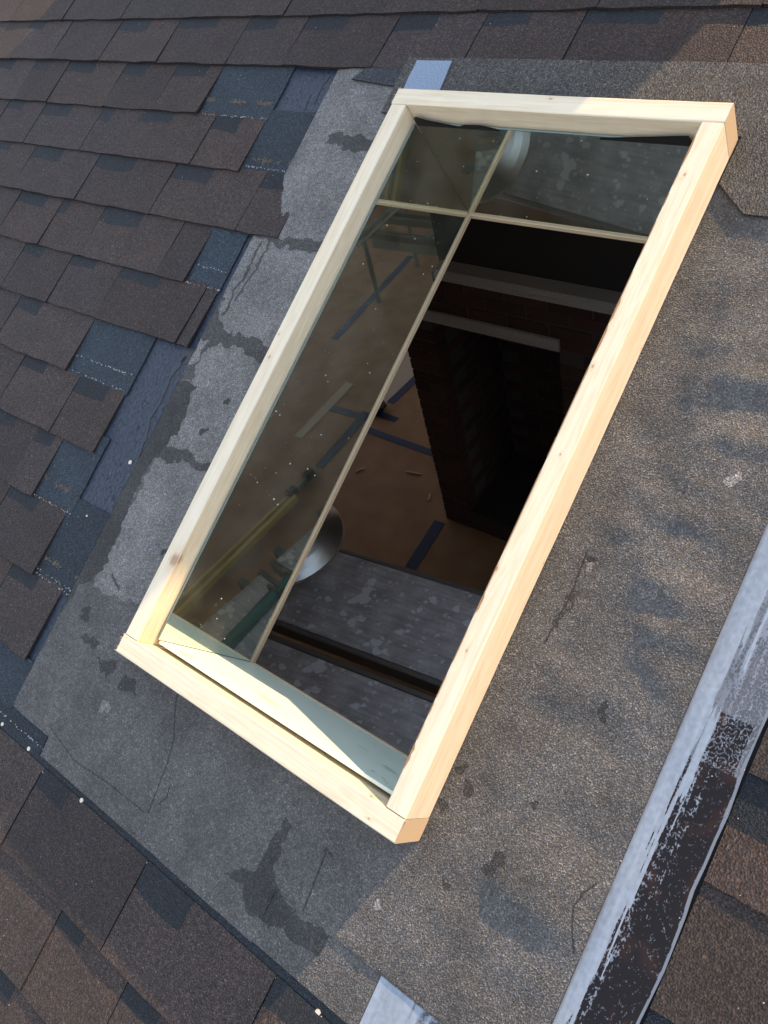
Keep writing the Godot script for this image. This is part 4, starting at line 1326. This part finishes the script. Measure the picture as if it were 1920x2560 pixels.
func build_chimney():
	# the stack that carries on above the roof and shades the left of it
	var ck := wthing("brick_chimney", Vector3(-0.1, 0.9, -2.75), "wide brick chimney stack standing up the slope", "chimney")
	var y := 0.60
	var i := 0
	while y < 2.15:
		var o := 0.004 if i % 2 == 0 else 0.0
		var st := begin()
		bbox(st, Vector3(-0.155, y + 0.031, -2.55), Vector3(0.995 + o, 0.031, 0.36 + o), 0.004)
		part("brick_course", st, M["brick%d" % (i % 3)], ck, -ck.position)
		var mj := begin()
		bbox(mj, Vector3(-0.155, y + 0.0665, -2.55), Vector3(0.985, 0.0045, 0.35), 0.0)
		part("mortar_bed", mj, M.mortar, ck, -ck.position)
		y += 0.071
		i += 1
	var cap := begin()
	bbox(cap, Vector3(-0.155, y + 0.04, -2.55), Vector3(1.02, 0.04, 0.39), 0.01)
	part("cap", cap, M.stone, ck, -ck.position)
	for k in 2:
		var fl := begin()
		tube(fl, Vector3(-0.6 + k * 1.0, y + 0.08, -2.55), Vector3(-0.6 + k * 1.0, y + 0.30, -2.55), 0.13, 0.12, 20)
		part("flue_pot", fl, M.brick2, ck, -ck.position)

func strip(called: String, a: Vector2, b: Vector2, wd: float, y: float, m: Material, label: String, cat: String, grp := "", ragged := 0.004):
	var c := (a + b) * 0.5
	var o := wthing(called, Vector3(c.x, y, c.y), label, cat, grp)
	var d := (b - a).normalized()
	var n := d.orthogonal()
	var st := begin()
	var k := maxi(2, int(a.distance_to(b) / 0.04))
	var e0 := []; var e1 := []
	for i in k + 1:
		var p := a.lerp(b, float(i) / k) - c
		e0.append(p + n * (wd * 0.5 + rng.randf_range(-ragged, ragged) * 0.25) + d * (rng.randf_range(-ragged, ragged) if i == 0 or i == k else 0.0))
		e1.append(p - n * (wd * 0.5 + rng.randf_range(-ragged, ragged) * 0.25) + d * (rng.randf_range(-ragged, ragged) if i == 0 or i == k else 0.0))
	var h := []
	for i in k + 1: h.append(0.0022 + rng.randf() * 0.0012)
	for i in k:
		poly(st, [Vector3(e0[i].x, h[i], e0[i].y), Vector3(e0[i + 1].x, h[i + 1], e0[i + 1].y), Vector3(e1[i + 1].x, h[i + 1], e1[i + 1].y), Vector3(e1[i].x, h[i], e1[i].y)], Vector3.UP)
		poly(st, [Vector3(e0[i].x, h[i], e0[i].y), Vector3(e0[i + 1].x, h[i + 1], e0[i + 1].y), Vector3(e0[i + 1].x, 0, e0[i + 1].y), Vector3(e0[i].x, 0, e0[i].y)], Vector3(n.x, 0, n.y))
		poly(st, [Vector3(e1[i].x, h[i], e1[i].y), Vector3(e1[i + 1].x, h[i + 1], e1[i + 1].y), Vector3(e1[i + 1].x, 0, e1[i + 1].y), Vector3(e1[i].x, 0, e1[i].y)], Vector3(-n.x, 0, -n.y))
	part("strip", st, m, o)

func build_things():
	var fy := FLOOR_Y
	var tg := "blue masking tape on the floor covering"
	strip("masking_tape", Vector2(-2.16, -2.96), Vector2(-2.14, -3.30), 0.062, fy, M.tape, "blue tape along the white paper beside the brick pier", "tape", tg)
	strip("masking_tape", Vector2(-2.17, -2.83), Vector2(-1.995, -2.825), 0.05, fy, M.tape, "short torn bit of blue tape left of the long seam", "tape", tg)
	strip("masking_tape", Vector2(-2.15, -2.657), Vector2(-1.15, -2.645), 0.052, fy, M.tape, "long blue tape running to the brick pier", "tape", tg)
	strip("masking_tape", Vector2(-1.175, -2.16), Vector2(-1.10, -1.55), 0.075, fy, M.tape, "blue tape from the pier foot to the scaffold deck", "tape", tg)
	strip("masking_tape", Vector2(3.19, -3.43), Vector2(3.31, -4.70), 0.062, fy, M.tape, "long blue tape seen high in the left mirror", "tape", tg)
	strip("masking_tape", Vector2(2.67, -2.735), Vector2(2.27, -2.765), 0.06, fy, M.tape, "crosswise torn blue tape seen in the left mirror", "tape", tg, 0.02)
	strip("masking_tape", Vector2(2.35, -2.80), Vector2(2.315, -2.20), 0.065, fy + 0.003, M.tape, "blue tape meeting the torn crosswise one in the mirror", "tape", tg)
	strip("paper_sheet", Vector2(-2.32, -2.90), Vector2(-2.30, -3.60), 0.26, fy, M.paper, "white paper sheet on the floor beyond the pier", "paper")
	strip("wood_lath", Vector2(2.692, -3.03), Vector2(2.668, -2.385), 0.075, fy + 0.001, M.paper, "pale lath on the floor seen in the left mirror", "lath")
	# black bag edge beyond the pier
	var bg := wthing("black_bag", Vector3(-2.22, fy, -2.88), "crumpled black bag at the edge of the white paper", "bag")
	var bs := begin()
	for i in 7:
		bbox(bs, Vector3(rng.randf_range(-0.07, 0.05), 0.03 + rng.randf() * 0.03, rng.randf_range(-0.06, 0.06)), Vector3(0.05, 0.03, 0.045), 0.018, Basis(Vector3(0.3, 1, 0.2).normalized(), rng.randf() * 3.0))
	part("bag", bs, M.black, bg)
	# splinters of rubble
	for q in [[-1.57, -2.437, 0.06, 0.2], [-1.93, -2.307, 0.03, 1.0], [-1.35, -2.30, 0.03, 2.0]]:
		var cr := wthing("wood_chip", Vector3(q[0], fy, q[1]), "", "chip", "wood chips on the floor covering")
		cr.set_meta("label", ["thin wood chip in the middle of the brown floor", "small wood chip near the steel bowl", "small wood chip by the pier foot"][[0.06, 0.03].find(q[2]) + (1 if q[3] > 1.5 else 0)])
		var s := begin()
		bbox(s, Vector3(0, 0.006, 0), Vector3(q[2], 0.005, 0.006), 0.002, Basis(Vector3.UP, q[3]))
		part("chip", s, M.paper, cr)
	# scaffold platforms
	var ang := 0.130
	var ux := Vector3(cos(ang), 0, -sin(ang))
	var uz := Vector3(sin(ang), 0, cos(ang))
	var o := Vector3(-0.672, -1.2, -1.061)
	for k in 2:
		var wdt := 0.420
		var at := o + uz * (wdt * 0.5 + k * (wdt + 0.042)) + ux * 0.07 + Vector3(0, -0.075, 0)
		var dk := wthing("scaffold_platform", at, ["weathered scaffold platform with pale paint drips nearest the brick wall", "weathered scaffold platform below the pale green panel"][k], "platform", "scaffold platforms under the opening", "", ang)
		var len := 1.55
		var pl := begin()
		var c := Vector3(0, 0.068, 0)
		var hx := len; var hz := wdt * 0.5 - 0.024
		var qq := [Vector3(-hx, 0.0745, -hz), Vector3(hx, 0.0745, -hz), Vector3(hx, 0.0745, hz), Vector3(-hx, 0.0745, hz)]
		# the drips' texture covers 1.23 m round the visible part
		var uvs := []
		for p in qq: uvs.append(Vector2((p.x + 0.25) / 1.229, (p.z + hz) / (hz * 2.0) + 0.0 + (0.37 if k == 1 else 0.0)))
		poly(pl, qq, Vector3.UP, Color(1, 1, 1), uvs)
		poly(pl, [qq[0] + Vector3(0, -0.012, 0), qq[1] + Vector3(0, -0.012, 0), qq[2] + Vector3(0, -0.012, 0), qq[3] + Vector3(0, -0.012, 0)], Vector3.DOWN, Color(1, 1, 1), uvs)
		part("plywood_panel", pl, M.deckply, dk)
		for s in [-1.0, 1.0]:
			var rl := begin()
			bbox(rl, Vector3(0, 0.04, s * (wdt * 0.5 - 0.011)), Vector3(len + 0.02, 0.037, 0.011), 0.004)
			part("side_rail", rl, M.alu, dk)
		for s in [-1.0, 1.0]:
			for t in [-0.13, 0.13]:
				var hk := begin()
				bbox(hk, Vector3(s * (len + 0.05), 0.03, t), Vector3(0.032, 0.012, 0.018), 0.004)
				bbox(hk, Vector3(s * (len + 0.085), 0.012, t), Vector3(0.006, 0.028, 0.018), 0.003)
				part("hook", hk, M.galv, dk)
	# teal frames that carry the platforms
	for s in [-1.0, 1.0]:
		var cx: Vector3 = o + ux * (0.07 + s * 1.30) + uz * 0.44
		var fr := wthing("trestle", Vector3(cx.x, fy, cx.z), ["teal scaffold end frame under the far left of the platforms", "teal scaffold end frame under the right of the platforms"][0 if s < 0.0 else 1], "scaffold", "scaffold end frames", "", ang)
		var bar := begin()
		tube(bar, Vector3(0, 1.117, -0.62), Vector3(0, 1.117, 0.62), 0.021)
		part("top_bar", bar, M.teal, fr)
		for t in [-0.6, 0.6]:
			var lg := begin()
			tube(lg, Vector3(0, 0.0, t), Vector3(0, 1.10, t), 0.021)
			part("leg", lg, M.teal, fr)
		var br := begin()
		tube(br, Vector3(0, 0.45, -0.6), Vector3(0, 0.45, 0.6), 0.017)
		part("brace", br, M.teal, fr)
	# loose tube with collar on the deck, reflected low in the left mirror
	var tb := wthing("scaffold_tube", Vector3(0.86, -1.1995, -0.55), "teal scaffold tube with collar seen low in the left mirror", "tube")
	var t1 := begin(); tube(t1, Vector3(0.0, 0.026, 0.30), Vector3(-0.01, 0.026, -0.185), 0.0255, -1, 18); part("tube", t1, M.teal, tb)
	var t2 := begin(); tube(t2, Vector3(-0.01, 0.026, -0.18), Vector3(-0.012, 0.026, -0.30), 0.017, -1, 16); part("pin", t2, M.teal, tb)
	var t3 := begin(); bbox(t3, Vector3(-0.01, 0.030, -0.192), Vector3(0.036, 0.030, 0.008), 0.004); part("collar", t3, M.galv, tb)
	var t4 := begin(); bbox(t4, Vector3(-0.012, 0.030, -0.285), Vector3(0.030, 0.026, 0.010), 0.004); part("coupler", t4, M.galv, tb)
	# yellow level lying on the floor
	var lv := wthing("spirit_level", Vector3(2.29, fy, -1.3), "long yellow bar with black grips lying on the floor, in the mirror", "level")
	var y1 := begin(); bbox(y1, Vector3(-0.02, 0.025, 0.12), Vector3(0.016, 0.025, 0.72), 0.004, Basis(Vector3.UP, 0.03)); part("bar", y1, M.yellow, lv)
	var y2 := begin(); bbox(y2, Vector3(0.045, 0.02, 0.06), Vector3(0.012, 0.02, 0.66), 0.004, Basis(Vector3.UP, 0.05)); part("bar", y2, M.yellow, lv)
	for q in [-0.62, -0.80]:
		var g := begin(); bbox(g, Vector3(0.02, 0.03, q), Vector3(0.03, 0.03, 0.045), 0.012, Basis(Vector3.UP, 0.15)); part("grip", g, M.black, lv)
	var y3 := begin(); bbox(y3, Vector3(0.022, 0.018, -0.70), Vector3(0.018, 0.018, 0.16), 0.005); part("dark_tip", y3, M.galv, lv)
	# steel tower far in the room, seen at the top of the left mirror
	var tw := wthing("scaffold_tower", Vector3(2.75, fy, -4.13), "dark steel scaffold tower seen at the top of the left mirror", "scaffold")
	var top := -1.8 - fy
	for q in [[0.40, 0.04, -0.42, 0.10], [0.39, 0.0, -0.42, 0.06], [0.23, 0.15, -0.43, 0.20], [0.40, -0.20, -0.42, -0.13], [0.40, -0.28, -0.42, -0.22], [0.42, -0.45, -0.40, -0.38]]:
		var s := begin(); bbox(s, Vector3((q[0] + q[2]) * 0.5, top, (q[1] + q[3]) * 0.5), Vector3(absf(q[0] - q[2]) * 0.5, 0.028, 0.017), 0.004, Basis(Vector3.UP, -0.08)); part("rail", s, M.galv, tw)
	for q in [[-0.18, 0.06, -0.12, -0.5], [-0.235, 0.07, -0.17, -0.5], [0.36, 0.25, 0.40, -0.5], [0.30, 0.30, 0.33, -0.3]]:
		var s := begin(); tube(s, Vector3(q[0], top + 0.03, q[1]), Vector3(q[2], top + 0.03, q[3]), 0.016); part("cross_bar", s, M.galv, tw)
	for q in [[0.40, 0.12], [-0.42, 0.12], [0.40, -0.45], [-0.42, -0.45]]:
		var s := begin(); tube(s, Vector3(q[0], 0, q[1]), Vector3(q[0], top + 0.3, q[1]), 0.02); part("leg", s, M.galv, tw)
	# steel bowl on the deck
	var bw := wthing("steel_bowl", Vector3(-0.754, -1.199, -0.882), "round brushed steel bowl with domed lid standing on the scaffold platform", "bowl")
	var b := begin()
	lathe(b, Vector3.ZERO, [Vector2(0.0, 0.001), Vector2(0.03, 0.001), Vector2(0.036, 0.006), Vector2(0.13, 0.095), Vector2(0.20, 0.165), Vector2(0.222, 0.190), Vector2(0.231, 0.194), Vector2(0.232, 0.199), Vector2(0.226, 0.200)], 64)
	part("bowl", b, M.steel, bw)
	var b2 := begin()
	lathe(b2, Vector3.ZERO, [Vector2(0.226, 0.2005), Vector2(0.205, 0.2205), Vector2(0.18, 0.2405), Vector2(0.15, 0.259), Vector2(0.115, 0.274), Vector2(0.08, 0.284), Vector2(0.04, 0.290), Vector2(0.0, 0.292)], 64)
	part("lid", b2, M.steel, bw)
	print("things")

func _ready():
	rng.seed = 4711
	lut.resize(1024)
	for i in 1024:
		lut[i] = int(round(Color(i / 1023.0, 0, 0).linear_to_srgb().r * 255.0))
	make_light()
	# drips: world points on the deck turned into texture pixels (0.82 px per mm)
	var ang := 0.130
	var ux := Vector2(cos(ang), -sin(ang)); var uz := Vector2(sin(ang), cos(ang))
	for p in [[-0.459, -0.978, 30], [-0.45, -0.935, 34], [-0.439, -0.896, 40], [-0.47, -0.87, 26], [-0.466, -0.807, 22], [-0.39, -0.82, 24], [-0.41, -0.79, 30], [-0.36, -0.77, 18], [-0.274, -0.763, 30], [-0.25, -0.735, 26], [-0.30, -0.74, 18], [-0.223, -0.844, 22], [-0.20, -0.86, 14], [-0.193, -1.02, 24], [-0.215, -1.0, 12], [-0.095, -1.027, 22], [-0.563, -0.83, 22], [-0.215, -0.958, 18], [-0.23, -0.94, 14], [-0.223, -0.749, 18], [-0.026, -0.994, 22], [-0.541, -0.699, 22], [-0.52, -0.67, 12], [0.05, -0.95, 24], [0.1, -0.88, 18]]:
		var q := Vector2(p[0] + 0.672, p[1] + 1.061)
		var lx := q.dot(ux) - 0.07
		var lz := q.dot(uz) - 0.21
		DRIPS.append([(lx + 0.25) / 1.229 * 1024.0, (lz + 0.186) / 0.372 * 352.0, p[2] * 0.55])
	make_materials()
	build_roof()
	build_membrane()
	build_curb()
	build_shaft()
	build_chimney()
	build_room()
	build_fireplace()
	build_things()
